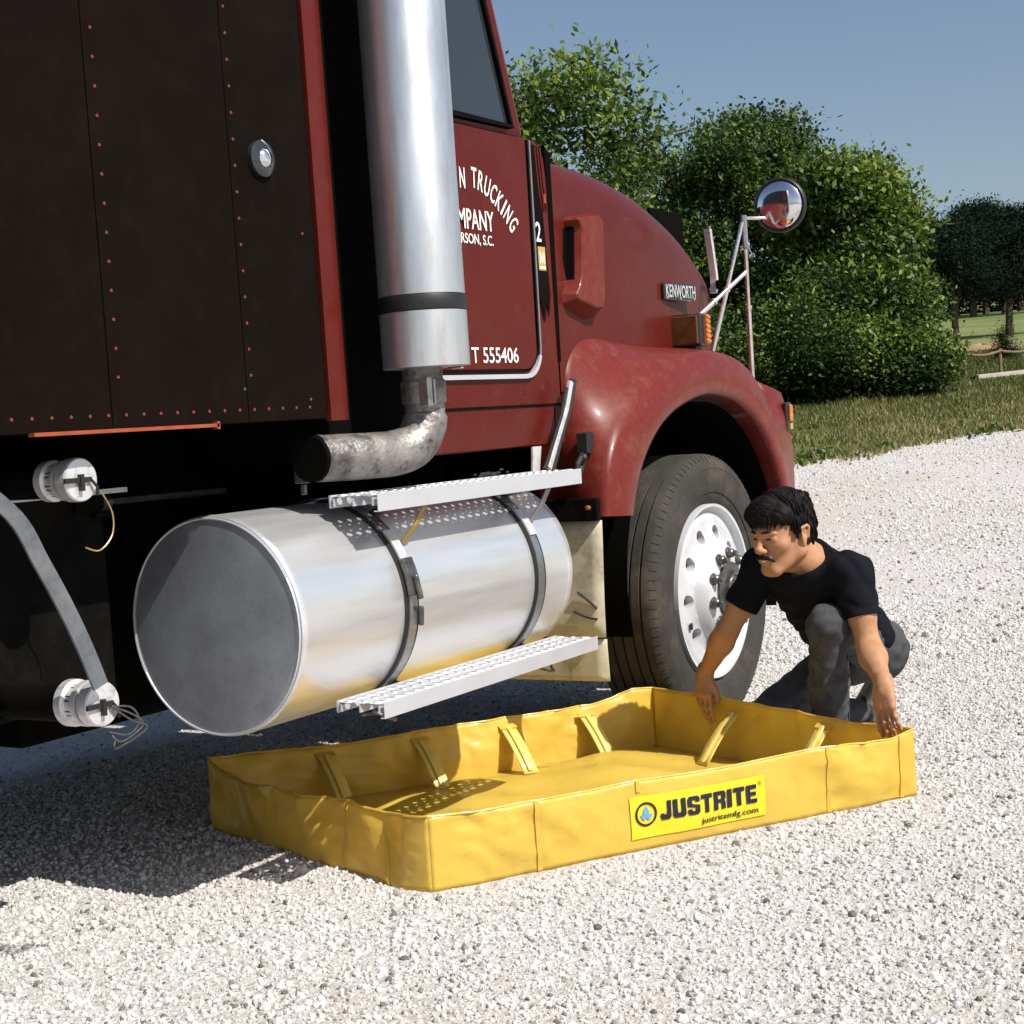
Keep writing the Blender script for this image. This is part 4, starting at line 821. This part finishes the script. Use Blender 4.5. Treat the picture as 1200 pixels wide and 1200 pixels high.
# floor sheet with slack folds
def floor():
    n = 60; A, B, C_, D = map(np.array, (PA, PB, PC, PD)); rows = []
    for i in range(n+1):
        r = []
        for j in range(n+1):
            u, v = i/n, j/n; p = (1-u)*((1-v)*A+v*B)+u*((1-v)*D+v*C_); ed = min(u, 1-u, v, 1-v); env = min(1, ed/.12)
            z = .008+env*(.019+.010*sin(5*p[0]+2.2*sin(3*p[1]))+.007*sin(11*p[1]-7*p[0])+.004*sin(23*p[0]+9*p[1])+.018*math.exp(-((p[0]-4.55)**2+(p[1]-2.5)**2)/.05))
            r.append((p[0], p[1], z))
        rows.append(r)
    b = MB(); b.grid(rows); b.build('floor_sheet', M['vinyl'], basin, True, auto=False)
floor()
def support(P, Q, t, length=.135, skew=0.0, zt=.165):
    P = np.array(P); Q = np.array(Q); L = np.linalg.norm(Q-P); e = (Q-P)/L; n = np.array([e[1], -e[0]]); c = P+e*L*t
    if (np.array([4.2, 2.5])-P) @ n < 0: n = -n
    def pt(s, q): # s 0 wall top .. 1 floor
        h = c+n*(.012+length*s)+e*(skew*s); return Vector((h[0]+e[0]*q, h[1]+e[1]*q, zt*(1-s)+.020*s+.012*sin(pi*s)))
    b = MB(); b.grid([[tuple(pt(s, q)) for q in (-.027, -.019, -.014, .014, .019, .027)] for s in np.linspace(0, 1, 8)]); o = b.build('support', M['vinyl2'], basin, True, auto=False, solid=.003)
    nn = (pt(.5, .01)-pt(.5, 0)).cross(pt(.6, 0)-pt(.5, 0)).normalized(); nn = nn if nn.z > 0 else -nn
    b = MB(); b.ribbon([pt(s, 0)+nn*.005 for s in np.linspace(.04, .97, 6)], .018, .009, (e[0], e[1], 0)); b.build('stiffener', M['vinyl2'], o, True, bevel=.003)
    b = MB(); b.ribbon([pt(-.02, 0)+nn*.004, pt(.10, 0)+nn*.006], .062, .003, (e[0], e[1], 0)); b.build('support_tape', M['vinyl'], o)
for t in (.235, .44, .638, .825): support(PA, PD, t, .14, .02)
for t, sk in ((.635, .02), (.29, .0)): support(PC, PD, t, .15, sk, .18)
for t in (.15, .38, .62, .86): support(PB, PC, t, .13)
for t in (.34, .69): support(PA, PB, t, .12, 0, .14)
# printed decal, following the wall
u0, dw, dz0, dz1 = .594, .441, .035, .152
def W(x, z, off):
    t = (u0+x)/L_front; zz = 0; v = z/.194
    return F_front(t, v, off)
b = MB(); b.grid([[W(dw*i/64, dz0+(dz1-dz0)*j/16, .0050) for j in range(17)] for i in range(65)]); dec = b.build('decal', M['decal'], w_front, True, auto=False)
b = MB(); ring = [[W(.047+r*cos(t), .101+r*sin(t), .0078) for t in np.linspace(0, 2*pi, 41)[:-1]] for r in (.0275, .0335)]; b.grid(ring, True); b.build('logo_ring', M['navy'], dec)
for cx, cz, sc, rot in ((.047, .111, 1.25, 0), (.037, .095, .95, .9), (.058, .095, .95, -.9)):
    P = []
    for q in range(24):
        t = 2*pi*q/24; x = .0105*sc*sin(t)*sin(t/2)**1.4; z = .0115*sc*cos(t)
        P.append(W(cx+x*cos(rot)-z*sin(rot), cz+x*sin(rot)+z*cos(rot), .0080))
    b = MB(); b.add(P, [tuple(range(20))]); b.build('logo_drop', M['drop'], dec)
x = .092
c_ = .14
GL = {'J': [[(.6, 1), (1, 1), (1, c_), (1-c_, 0), (.6, .28)], [(1-c_, 0), (.6, .28), (.38, .28), (.30, .34), (0, .34), (0, c_), (c_, 0)]],
      'U': [[(0, 1), (.37, 1), (.37, .26), (0, c_)], [(0, c_), (.37, .26), (.63, .26), (1, c_), (1-c_, 0), (c_, 0)], [(.63, 1), (1, 1), (1, c_), (.63, .26)]],
      'S': [[(c_, 1), (1-c_, 1), (1, 1-c_), (1, .68), (.65, .68), (.65, .78), (.36, .78), (0, 1-c_)], [(0, 1-c_), (.36, .78), (.36, .62), (.45, .58), (0, .46)], [(0, .46), (.45, .58), (1, .50), (.55, .40)], [(.55, .40), (1, .50), (1, c_), (.64, .22), (.64, .36)], [(.64, .22), (1, c_), (1-c_, 0), (c_, 0), (0, c_), (0, .33), (.36, .33), (.36, .22)]],
      'T': [[(0, 1), (1, 1), (1, .76), (0, .76)], [(.31, .76), (.69, .76), (.69, 0), (.31, 0)]],
      'R': [[(0, 0), (.37, 0), (.37, 1), (0, 1)], [(.37, 1), (1-c_, 1), (1, 1-c_), (.65, .78), (.37, .78)], [(.65, .78), (1, 1-c_), (1, .56), (.9, .47), (.65, .57)], [(.37, .57), (.65, .57), (.9, .47), (.55, .37), (.37, .37)], [(.55, .37), (.9, .47), (.98, .38), (1, 0), (.64, 0), (.63, .33)]],
      'I': [[(0, 0), (1, 0), (1, 1), (0, 1)]], 'E': [[(0, 0), (.40, 0), (.40, 1), (0, 1)], [(.40, 1), (1, 1), (1, .77), (.40, .77)], [(.40, .61), (.92, .61), (.92, .40), (.40, .40)], [(.40, .23), (1, .23), (1, 0), (.40, 0)]]}
for ch, cw in zip('JUSTRITE', (.034, .042, .040, .037, .042, .0165, .037, .034)):
    b = MB()
    for poly in GL[ch]: b.add([W(x+px_*cw+.006*py_*0, .0775+py_*.053, .0080) for px_, py_ in poly], [tuple(range(len(poly)))])
    b.build('lettering', M['navy'], dec); x += cw+.0052
text_on('lettering', 'justritemfg.com', .0165, lambda a, c: W(.222+a, .048+c, .0080), M['navy'], dec, .012, width=.192)
text_on('lettering', 'R', .006, lambda a, c: W(.4215+a, .129+c, .0080), M['navy'], dec, .01)
b = MB(); b.grid([[W(.4235+r*cos(t), .132+r*sin(t), .0080) for t in np.linspace(0, 2*pi, 25)[:-1]] for r in (.0055, .0066)], True); b.build('lettering', M['navy'], dec)

# ------------------------------------------------------------------ man (surfaces from blended distance fields)
class SDF:
    def __init__(s, lo, hi, h):
        s.lo = np.array(lo, float); s.h = h; s.n = np.ceil((np.array(hi)-s.lo)/h).astype(int)+1; s.f = np.full(s.n, .08, np.float32)
    def win(s, lo, hi):
        a = np.clip(np.floor((lo-s.lo)/s.h).astype(int), 0, s.n-1); b = np.clip(np.ceil((hi-s.lo)/s.h).astype(int)+1, 1, s.n)
        ax = [(s.lo[i]+s.h*np.arange(a[i], b[i])).astype(np.float32) for i in range(3)]
        return (slice(a[0], b[0]), slice(a[1], b[1]), slice(a[2], b[2])), np.meshgrid(*ax, indexing='ij', sparse=True)
    def mix(s, sl, d, k, op):
        f = s.f[sl]
        if op == 'sub': d = -d; hh = np.clip(.5-.5*(f-d)/k, 0, 1) if k else 0; s.f[sl] = f*(1-hh)+d*hh+k*hh*(1-hh) if k else np.maximum(f, d); return
        hh = np.clip(.5+.5*(f-d)/k, 0, 1); s.f[sl] = f*(1-hh)+d*hh-k*hh*(1-hh)
    def cap(s, a, b, ra, rb=None, k=.015, op='add'):
        rb = ra if rb is None else rb; a = np.array(a, float); b = np.array(b, float); R_ = max(ra, rb)+k+.012
        sl, (X, Y, Z) = s.win(np.minimum(a, b)-R_, np.maximum(a, b)+R_); ab = b-a; L2 = ab@ab+1e-12
        t = np.clip(((X-a[0])*ab[0]+(Y-a[1])*ab[1]+(Z-a[2])*ab[2])/L2, 0, 1)
        d = np.sqrt((X-a[0]-t*ab[0])**2+(Y-a[1]-t*ab[1])**2+(Z-a[2]-t*ab[2])**2)-(ra+(rb-ra)*t); s.mix(sl, d, k, op); return s
    def ell(s, c, ax, r, k=.015, op='add'):
        c = np.array(c, float); R_ = max(r)+k+.012; sl, (X, Y, Z) = s.win(c-R_, c+R_); ax = [np.array(q, float)/np.linalg.norm(q) for q in ax]
        q = [((X-c[0])*A[0]+(Y-c[1])*A[1]+(Z-c[2])*A[2]) for A in ax]
        k0 = np.sqrt(sum((q[i]/r[i])**2 for i in range(3))); k1 = np.sqrt(sum((q[i]/r[i]**2)**2 for i in range(3)))+1e-6
        s.mix(sl, k0*(k0-1)/k1, k, op); return s
    def coords(s):
        return [(s.lo[i]+s.h*np.arange(s.n[i])).reshape([-1 if j == i else 1 for j in range(3)]) for i in range(3)]
    def mesh(s, name, m, par=None):
        f = s.f; ins = f < 0; nx, ny, nz = f.shape; c0 = ins[:-1, :-1, :-1]; anyi = np.zeros(c0.shape, bool); alli = np.ones(c0.shape, bool)
        for dx in (0, 1):
            for dy in (0, 1):
                for dz in (0, 1):
                    q = ins[dx:nx-1+dx, dy:ny-1+dy, dz:nz-1+dz]; anyi |= q; alli &= q
        cell = anyi & ~alli; I = np.argwhere(cell); idx = -np.ones(cell.shape, np.int32); idx[cell] = np.arange(len(I))
        acc = np.zeros((len(I), 3)); cnt = np.zeros(len(I))
        for a in range(3):
            o1, o2 = [i for i in range(3) if i != a]
            for p in (0, 1):
                for q in (0, 1):
                    A = I.copy(); A[:, o1] += p; A[:, o2] += q; B = A.copy(); B[:, a] += 1
                    fa = f[tuple(A.T)]; fb = f[tuple(B.T)]; k = (fa < 0) != (fb < 0); t = fa[k]/(fa[k]-fb[k]); P = A[k].astype(float); P[:, a] += t; acc[k] += P; cnt[k] += 1
        V = s.lo+s.h*acc/cnt[:, None]; Q = []
        for a in range(3):
            o1, o2 = [(1, 2), (2, 0), (0, 1)][a]
            sl0 = [slice(None)]*3; sl1 = [slice(None)]*3; sl0[a] = slice(0, -1); sl1[a] = slice(1, None)
            ch = ins[tuple(sl0)] != ins[tuple(sl1)]; E = np.argwhere(ch); E = E[(E[:, o1] > 0) & (E[:, o2] > 0) & (E[:, o1] < f.shape[o1]-1) & (E[:, o2] < f.shape[o2]-1)]
            def g(d1, d2):
                T = E.copy(); T[:, o1] -= d1; T[:, o2] -= d2; return idx[tuple(T.T)]
            q = np.stack([g(1, 1), g(0, 1), g(0, 0), g(1, 0)], 1); fl = ins[tuple(E.T)]; q[~fl] = q[~fl][:, ::-1]; Q.append(q)
        Q = np.concatenate(Q); Q = Q[(Q >= 0).all(1)]
        me = bpy.data.meshes.new(name); n = len(Q); me.vertices.add(len(V)); me.vertices.foreach_set('co', V.astype(np.float32).ravel()); me.loops.add(4*n); me.loops.foreach_set('vertex_index', Q.astype(np.int32).ravel())
        me.polygons.add(n); me.polygons.foreach_set('loop_start', np.arange(0, 4*n, 4, dtype=np.int32)); me.update(calc_edges=True); return link(name, me, m, par, True)
A3 = lambda *q: np.array(q, float)
man = empty('person', (5.10, 1.95, 0), 'man with black hair and moustache in a black T-shirt, kneeling and holding the basin rim', 'person')
rsh, relb, rwr = A3(4.951, 2.085, .670), A3(4.908, 2.205, .460), A3(4.990, 2.338, .295)
lsh, lelb, lwr = A3(4.904, 1.758, .650), A3(4.862, 1.700, .420), A3(4.703, 1.603, .325)
nb = A3(4.963, 1.914, .692); hc = A3(4.843, 1.967, .795)
R3, F3, U3 = np.array(Rv), np.array(Fv), np.array(Uv)
fd_ = -.74*R3-.60*F3-.23*U3; fd_ /= np.linalg.norm(fd_); up_ = U3-.10*R3*0-(U3@fd_)*fd_; up_ /= np.linalg.norm(up_); rt_ = np.cross(fd_, up_)   # person's right
HS = 1.06
def H(x, y, z): return hc+HS*(rt_*x+fd_*y+up_*z)
HA = (rt_, fd_, up_)
def hand(s, wr, d, wv, n, tips=1.0, thumb=True, curl=(.15, .25, .25)):
    d, wv, n = [q/np.linalg.norm(q) for q in (d, wv, n)]; off = (.031, .0105, -.0105, -.030); ln = (.076, .079, .075, .068); rr = (.0095, .0098, .0092, .0082)
    ph = ((.042, .026, .020), (.045, .029, .021), (.042, .027, .020), (.033, .021, .017))
    s.cap(wr-.02*d, wr+.02*d, .026, .026, .015)
    for i in range(4):
        kn = wr+d*ln[i]*.95+wv*off[i]; s.cap(wr+wv*off[i]*.62, kn, .0155, .0125, .012)
        p = kn; dr = d*1.0; w_ = np.cross(dr, n); a = 0
        for j in range(3):
            a += curl[j]*(1+.15*i-.1); dr = d*cos(a)+n*sin(a)+wv*(off[i]*1.2)*(1-.4*j); dr /= np.linalg.norm(dr); q = p+dr*ph[i][j]*tips
            s.cap(p, q, rr[i]*(1-.09*j), rr[i]*(1-.09*(j+1)), .0035); s.ell(p-n*.002, (wv, d, n), (rr[i]*1.06, rr[i]*.9, rr[i]*1.08), .003) if j else None
            p = q
    t0 = wr+d*.018+wv*.024; t1 = t0+d*.030+wv*.020+n*.012; t2 = t1+d*.028+wv*.004+n*.010; t3 = t2+d*.022-wv*.002+n*.006
    s.cap(t0, t1, .0145, .012, .012); s.cap(t1, t2, .0115, .0102, .004); s.cap(t2, t3, .0102, .0085, .003)
def body():
    s = SDF((4.55, 1.46, .10), (5.30, 2.46, .98), .0032)
    # chest core inside the shirt, neck
    s.ell(A3(5.0, 1.915, .60), ((.72, -.06, -.69), (-.14, -.98, -.06), (.69, -.10, .72)), (.15, .15, .085), .02)
    s.cap(nb+A3(.02, 0, -.03), H(0, -.035, -.045), .064, .056, .03); s.cap(nb, H(0, .005, -.07), .045, .045, .03)
    for q in (-1, 1): s.cap(H(.048*q, -.02, -.055), H(.014*q, -.004, -.118), .013, .010, .02)
    s.cap(nb+A3(.02, .02, -.03), rsh, .042, .045, .03); s.cap(nb+A3(.02, -.02, -.03), lsh, .042, .045, .03)
    for sh, el, wr in ((rsh, relb, rwr), (lsh, lelb, lwr)):
        s.cap(sh, sh*.45+el*.55, .048, .046, .03); s.cap(sh*.5+el*.5, el, .045, .036, .02)
        v = (wr-el); m = el+v*.28; s.cap(el, m, .037, .0395, .02); s.cap(m, wr-v*.04, .0395, .0255, .02); s.ell(el+v*.22, (v, np.cross(v, (0, 0, 1)), np.cross(v, np.cross(v, (0, 0, 1)))), (.07, .041, .037), .02)
    # skull and face
    s.ell(H(0, -.018, .035), HA, (.074, .094, .084), .02); s.ell(H(0, .030, -.030), HA, (.062, .062, .088), .03)
    s.ell(H(0, .043, .028), HA, (.056, .045, .052), .03)
    s.ell(H(0, .066, -.103), HA, (.024, .020, .019), .022)
    for q in (-1, 1):
        s.cap(H(.060*q, -.004, -.058), H(.020*q, .066, -.104), .017, .015, .03); s.cap(H(.060*q, -.008, -.01), H(.061*q, -.004, -.058), .014, .016, .03)
        s.ell(H(.040*q, .058, -.026), HA, (.022, .017, .016), .03)
        s.ell(H(.031*q, .104, -.001), HA, (.020, .0165, .0120), .022, 'sub')
        s.ell(H(.0315*q, .0765, -.002), HA, (.0150, .0135, .0120), .004)
        s.cap(H(.014*q, .093, .014), H(.044*q, .080, .016), .0085, .0065, .012)
        s.cap(H(.018*q, .0880, .0035), H(.042*q, .078, .0025), .0042, .0030, .005); s.cap(H(.018*q, .0880, -.0085), H(.041*q, .078, -.008), .0036, .003, .005)
        s.ell(H(.080*q, -.012, -.012), (rt_*.95+fd_*.35*q*-1, fd_+up_*.2, up_), (.0075, .020, .033), .006)
        s.cap(H(.083*q, .002, .012), H(.088*q, -.022, .016), .005, .0055, .004); s.cap(H(.088*q, -.028, .010), H(.086*q, -.022, -.020), .0052, .0048, .004); s.ell(H(.081*q, -.002, -.036), HA, (.006, .009, .010), .005)
        s.ell(H(.089*q, -.009, -.006), HA, (.0075, .009, .013), .004, 'sub')
        s.ell(H(.0135*q, .101, -.037), HA, (.0085, .010, .0080), .006)
    s.cap(H(0, .091, .010), H(0, .108, -.028), .0080, .0105, .012); s.ell(H(0, .111, -.032), HA, (.0120, .0110, .0100), .010)
    for q in (-1, 1): s.ell(H(.0075*q, .112, -.045), HA, (.0038, .005, .003), .002, 'sub')
    s.ell(H(0, .088, -.066), HA, (.027, .014, .018), .012)
    s.cap(H(-.022, .0915, -.0645), H(.022, .0915, -.0645), .0048, k=.005)
    for q in (-1, 1): s.cap(H(0, .0950, -.0785), H(.020*q, .0890, -.0735), .0060, .0045, .005)
    s.cap(H(-.023, .0985, -.0700), H(.023, .0985, -.0700), .0030, k=.002, op='sub')
    wout = A3(.928, -.372, 0); walong = A3(.372, .928, 0)
    hand(s, rwr, A3(-.40, -.03, -.90), -walong, wout, 1.0, curl=(.30, .10, .02)); hand(s, lwr, A3(-.42, -.12, -.90), walong, wout, 1.0, curl=(.25, .10, .05))
    return s.mesh('body', M['skin'], man)
bd_ = body()
def headbits():
    s = SDF(H(0, 0, 0)-.17, H(0, 0, 0)+.17, .0024)
    s.ell(H(0, -.025, .045), HA, (.086, .103, .088), .01); s.ell(H(0, .035, .080), HA, (.070, .056, .046), .02); s.ell(H(0, .054, .064), HA, (.061, .039, .026), .02); s.ell(H(0, -.060, .0), HA, (.078, .062, .085), .02)
    for q in (-1, 1):
        s.cap(H(.074*q, .012, .03), H(.0755*q, .010, -.012), .014, .007, .01); s.ell(H(.060*q, .030, .065), HA, (.03, .05, .035), .02)
    X, Y, Z = s.coords(); P = np.stack(np.broadcast_arrays(X-hc[0], Y-hc[1], Z-hc[2]), -1)/HS; lx, ly, lz = P@rt_, P@fd_, P@up_
    cut = np.minimum.reduce([(.058+.35*np.maximum(0, .045-np.abs(lx))*0)-lz+.0*lx, ly-.028, .0+.2-lz*0])
    face = np.minimum(ly-.030-.0*lz, .030+.012*np.sin(70*lx+.6)-.5*np.maximum(0, np.abs(lx)-.05)-lz)            # below the fringe and in front of the temples
    s.f = np.maximum(s.f, np.minimum(face, .2)).astype(np.float32)
    neckcut = np.maximum(-.075-lz, -.2); s.f = np.maximum(s.f, neckcut).astype(np.float32)
    for q in (-1, 1): s.ell(H(.088*q, -.012, -.016), HA, (.018, .027, .040), .006, 'sub')
    # locks
    wob = .0044*np.sin(95*lx+30*np.sin(25*ly)+20*lz)+.0040*np.sin(120*lz+40*lx+25*np.sin(30*ly))+.0022*np.sin(210*ly+60*lz)
    s.f = (s.f+wob*np.where(ly > .035, .35, 1)).astype(np.float32)
    hr = s.mesh('hair', M['hair'], man)
    b = MB(); r = random.Random(3)
    for i in range(900):
        a = r.uniform(0, 2*pi); e = r.uniform(.02, 1)**.6; d = Vector((cos(a)*e*.95, sin(a)*e*1.0, math.sqrt(max(.02, 1-e*e)))); 
        if d.y > .25 and d.z < .55: d.z = .6
        if d.z < .12: continue
        base = A3(d.x*.082, -.02+d.y*.100, .043+d.z*.086); g = A3(d.x*.4+r.uniform(-.5, .5), d.y*.3+.55+r.uniform(-.4, .4), -.1+r.uniform(-.5, .25)); g = g-(g@np.array(d))*np.array(d)*.8; g /= np.linalg.norm(g)
        l_ = r.uniform(.016, .034); p0 = base; p1 = base+g*l_*.5+np.array(d)*.004; p2 = base+g*l_-np.array(d)*.002
        b.tube([H(*p0), H(*p1), H(*p2)], [.0028, .0024, .0006], 5)
    for i in range(700):
        az = r.uniform(-1.25, 1.25); el_ = r.uniform(-.12, 1.0); d = np.array([sin(az)*cos(el_), cos(az)*cos(el_), sin(el_)])
        base = np.array([0, .028, .056])+d*np.array([.070, .068, .064]); g = np.array([.55+r.uniform(-.6, .5), r.uniform(-.3, .3), -.45+r.uniform(-.5, .5)]); g = g-(g@d)*d*.9; g /= np.linalg.norm(g)
        l_ = r.uniform(.016, .034); b.tube([H(*base), H(*(base+g*l_*.5+d*.004)), H(*(base+g*l_-d*.003))], [.0026, .0022, .0005], 5)
    b.build('hair_locks', M['hair'], man, True, kind='stuff')
    # moustache and brows
    s = SDF(H(0, .09, -.03)-.07, H(0, .09, -.03)+.07, .0016)
    for q in (-1, 1):
        s.cap(H(.003*q, .1035, -.0555), H(.018*q, .0975, -.0575), .0070, .0072, .003); s.cap(H(.018*q, .0970, -.0575), H(.0315*q, .0850, -.071), .0068, .0042, .003)
        s.cap(H(.014*q, .0980, .0185), H(.031*q, .0915, .0215), .0036, .0040, .003); s.cap(H(.031*q, .0915, .0215), H(.047*q, .0790, .0165), .0038, .0022, .003)
    s.mesh('moustache_and_brows', M['hair'], man)
    for q in (-1, 1):
        b = MB(); b.tube([H(.0205*q, .0895, -.0025), H(.0300*q, .0890, -.0020), H(.0395*q, .0835, -.0030)], [.0018, .0046, .0018], 8); b.build('eye', M['eye'], man, True)
    b = MB(); b.ribbon([H(-.021, .0925, -.0690), H(0, .0978, -.0702), H(.021, .0925, -.0690)], .0056, .0016, up_); b.build('teeth', M['white'], man)
headbits()
def clothes():
    s = SDF((4.72, 1.58, .30), (5.46, 2.24, .80), .0045); l_ = A3(-.14, -.98, -.06); sp_ = A3(.72, -.06, -.69); dn = np.cross(sp_, l_)
    s.ell(A3(4.99, 1.915, .605), (sp_, l_, dn), (.16, .172, .108), .03); s.ell(A3(5.10, 1.91, .500), (sp_, l_, dn), (.17, .158, .110), .05); s.ell(A3(5.205, 1.89, .415), (sp_, l_, dn), (.13, .160, .118), .05)
    s.cap(nb+A3(.02, .01, -.022), rsh, .060, .062, .03); s.cap(nb+A3(.02, -.01, -.022), lsh, .060, .062, .03); s.cap(nb+A3(.02, 0, -.03), nb+A3(-.004, .005, .022), .071, .064, .02)
    for sh, el, en in ((rsh, relb, .60), (lsh, lelb, .60)):
        s.cap(sh, sh+(el-sh)*en, .067, .063, .03)
    X, Y, Z = s.coords()
    s.f = (s.f+.0052*np.maximum(0, np.sin(30*X+26*Z+5*np.sin(9*Y)+8*Y))**3+.0045*np.maximum(0, np.sin(44*Z-36*X+7*np.sin(8*Y+3)))**4+.003*np.sin(55*Z-31*X+22*Y+3*np.sin(12*X))+.002*np.sin(80*Y+45*Z)).astype(np.float32)
    # openings: neck, sleeves, hem
    nd = A3(-.62, .24, .75); nd = nd/np.linalg.norm(nd); cc = nb+A3(-.012, .004, .004); P = [X-cc[0], Y-cc[1], Z-cc[2]]
    nc_ = np.sqrt((X-nb[0]+.03)**2+(Y-nb[1])**2+(Z-nb[2]-.03)**2) < .105; s.f = np.where(nc_, np.maximum(s.f, P[0]*nd[0]+P[1]*nd[1]+P[2]*nd[2]-.012), s.f).astype(np.float32)
    for sh, el, en in ((rsh, relb, .62), (lsh, lelb, .60)):
        d = (el-sh)/np.linalg.norm(el-sh); e = sh+(el-sh)*en; near = np.sqrt((X-e[0])**2+(Y-e[1])**2+(Z-e[2])**2) < .10
        pl = (X-e[0])*d[0]+(Y-e[1])*d[1]+(Z-e[2])*d[2]; s.f = np.where(near, np.maximum(s.f, pl), s.f).astype(np.float32)
    hp = A3(5.285, 1.89, .385); pl = (X-hp[0])*sp_[0]+(Y-hp[1])*sp_[1]+(Z-hp[2])*sp_[2]; s.f = np.maximum(s.f, pl).astype(np.float32)
    s.mesh('tshirt', M['shirt'], man)
    s = SDF((4.72, 1.66, -.01), (5.60, 2.34, .62), .0050)
    lh, lk, la = A3(5.25, 1.830, .365), A3(4.855, 1.832, .490), A3(4.965, 1.885, .11); rh, rk, ra = A3(5.37, 1.955, .305), A3(5.120, 2.205, .100), A3(5.46, 1.945, .085)
    s.ell(A3(5.31, 1.875, .345), (sp_, l_, dn), (.125, .158, .125), .05); s.ell(A3(5.355, 1.825, .32), ((1, 0, 0), (0, 1, 0), (0, 0, 1)), (.085, .078, .095), .04)
    s.cap(lh, lk, .090, .064, .04); s.cap(lk, lk*.4+la*.6, .062, .060, .02); s.cap(lk*.5+la*.5, la, .060, .058, .03); s.cap(rh, rk, .095, .068, .04); s.cap(rk, rk*.5+ra*.5, .064, .060, .02); s.cap(rk*.5+ra*.5, ra, .060, .052, .02)
    X, Y, Z = s.coords()
    s.f = (s.f+.0018*np.sin(60*Z+22*X+4*np.sin(18*Y))+.0016*np.sin(64*X-72*Z+30*Y)+.0016*np.sin(135*Z+45*Y+3*np.sin(30*X))).astype(np.float32)
    j = s.mesh('jeans', M['jeans'], man)
    # side seam of the left leg, back pocket
    sm = [lk*(1-t)+la*t+A3(.030, -.055, 0)*(1) for t in np.linspace(.12, 1, 9)]; b = MB(); b.tube([tuple(p) for p in sm], .004, 6); b.build('jeans_seam', M['jeans'], man, True)
    s = SDF((4.68, 1.75, -.01), (5.70, 2.10, .20), .0045)
    s.cap((5.03, 1.865, .045), (4.885, 1.915, .038), .040, .038, .02); s.cap((4.985, 1.88, .05), (4.98, 1.88, .14), .045, .05, .02); s.f = np.maximum(s.f, .004-s.coords()[2]).astype(np.float32); s.mesh('boot', M['boot'], man)
    s = SDF((5.30, 1.72, -.01), (5.75, 2.10, .26), .0045)
    s.cap((5.515, 1.915, .150), (5.455, 1.905, .055), .040, .036, .02); s.cap((5.455, 1.905, .05), (5.40, 1.90, .035), .036, .028, .02); s.cap((5.52, 1.92, .15), (5.47, 1.94, .10), .042, .045, .02); s.f = np.maximum(s.f, .004-s.coords()[2]).astype(np.float32); s.mesh('boot', M['boot'], man)
clothes()

# keep the tree to thing > part > sub-part: a sub-part that has pieces of its own becomes a part of its thing
for root in (truck, basin, man):
    for part in list(root.children):
        for sub in list(part.children):
            if sub.children:
                sub.parent = root; sub.matrix_parent_inverse = Matrix.Translation(-Vector(root.location))
    for part in list(root.children):
        for sub in list(part.children):
            assert not sub.children, sub.name
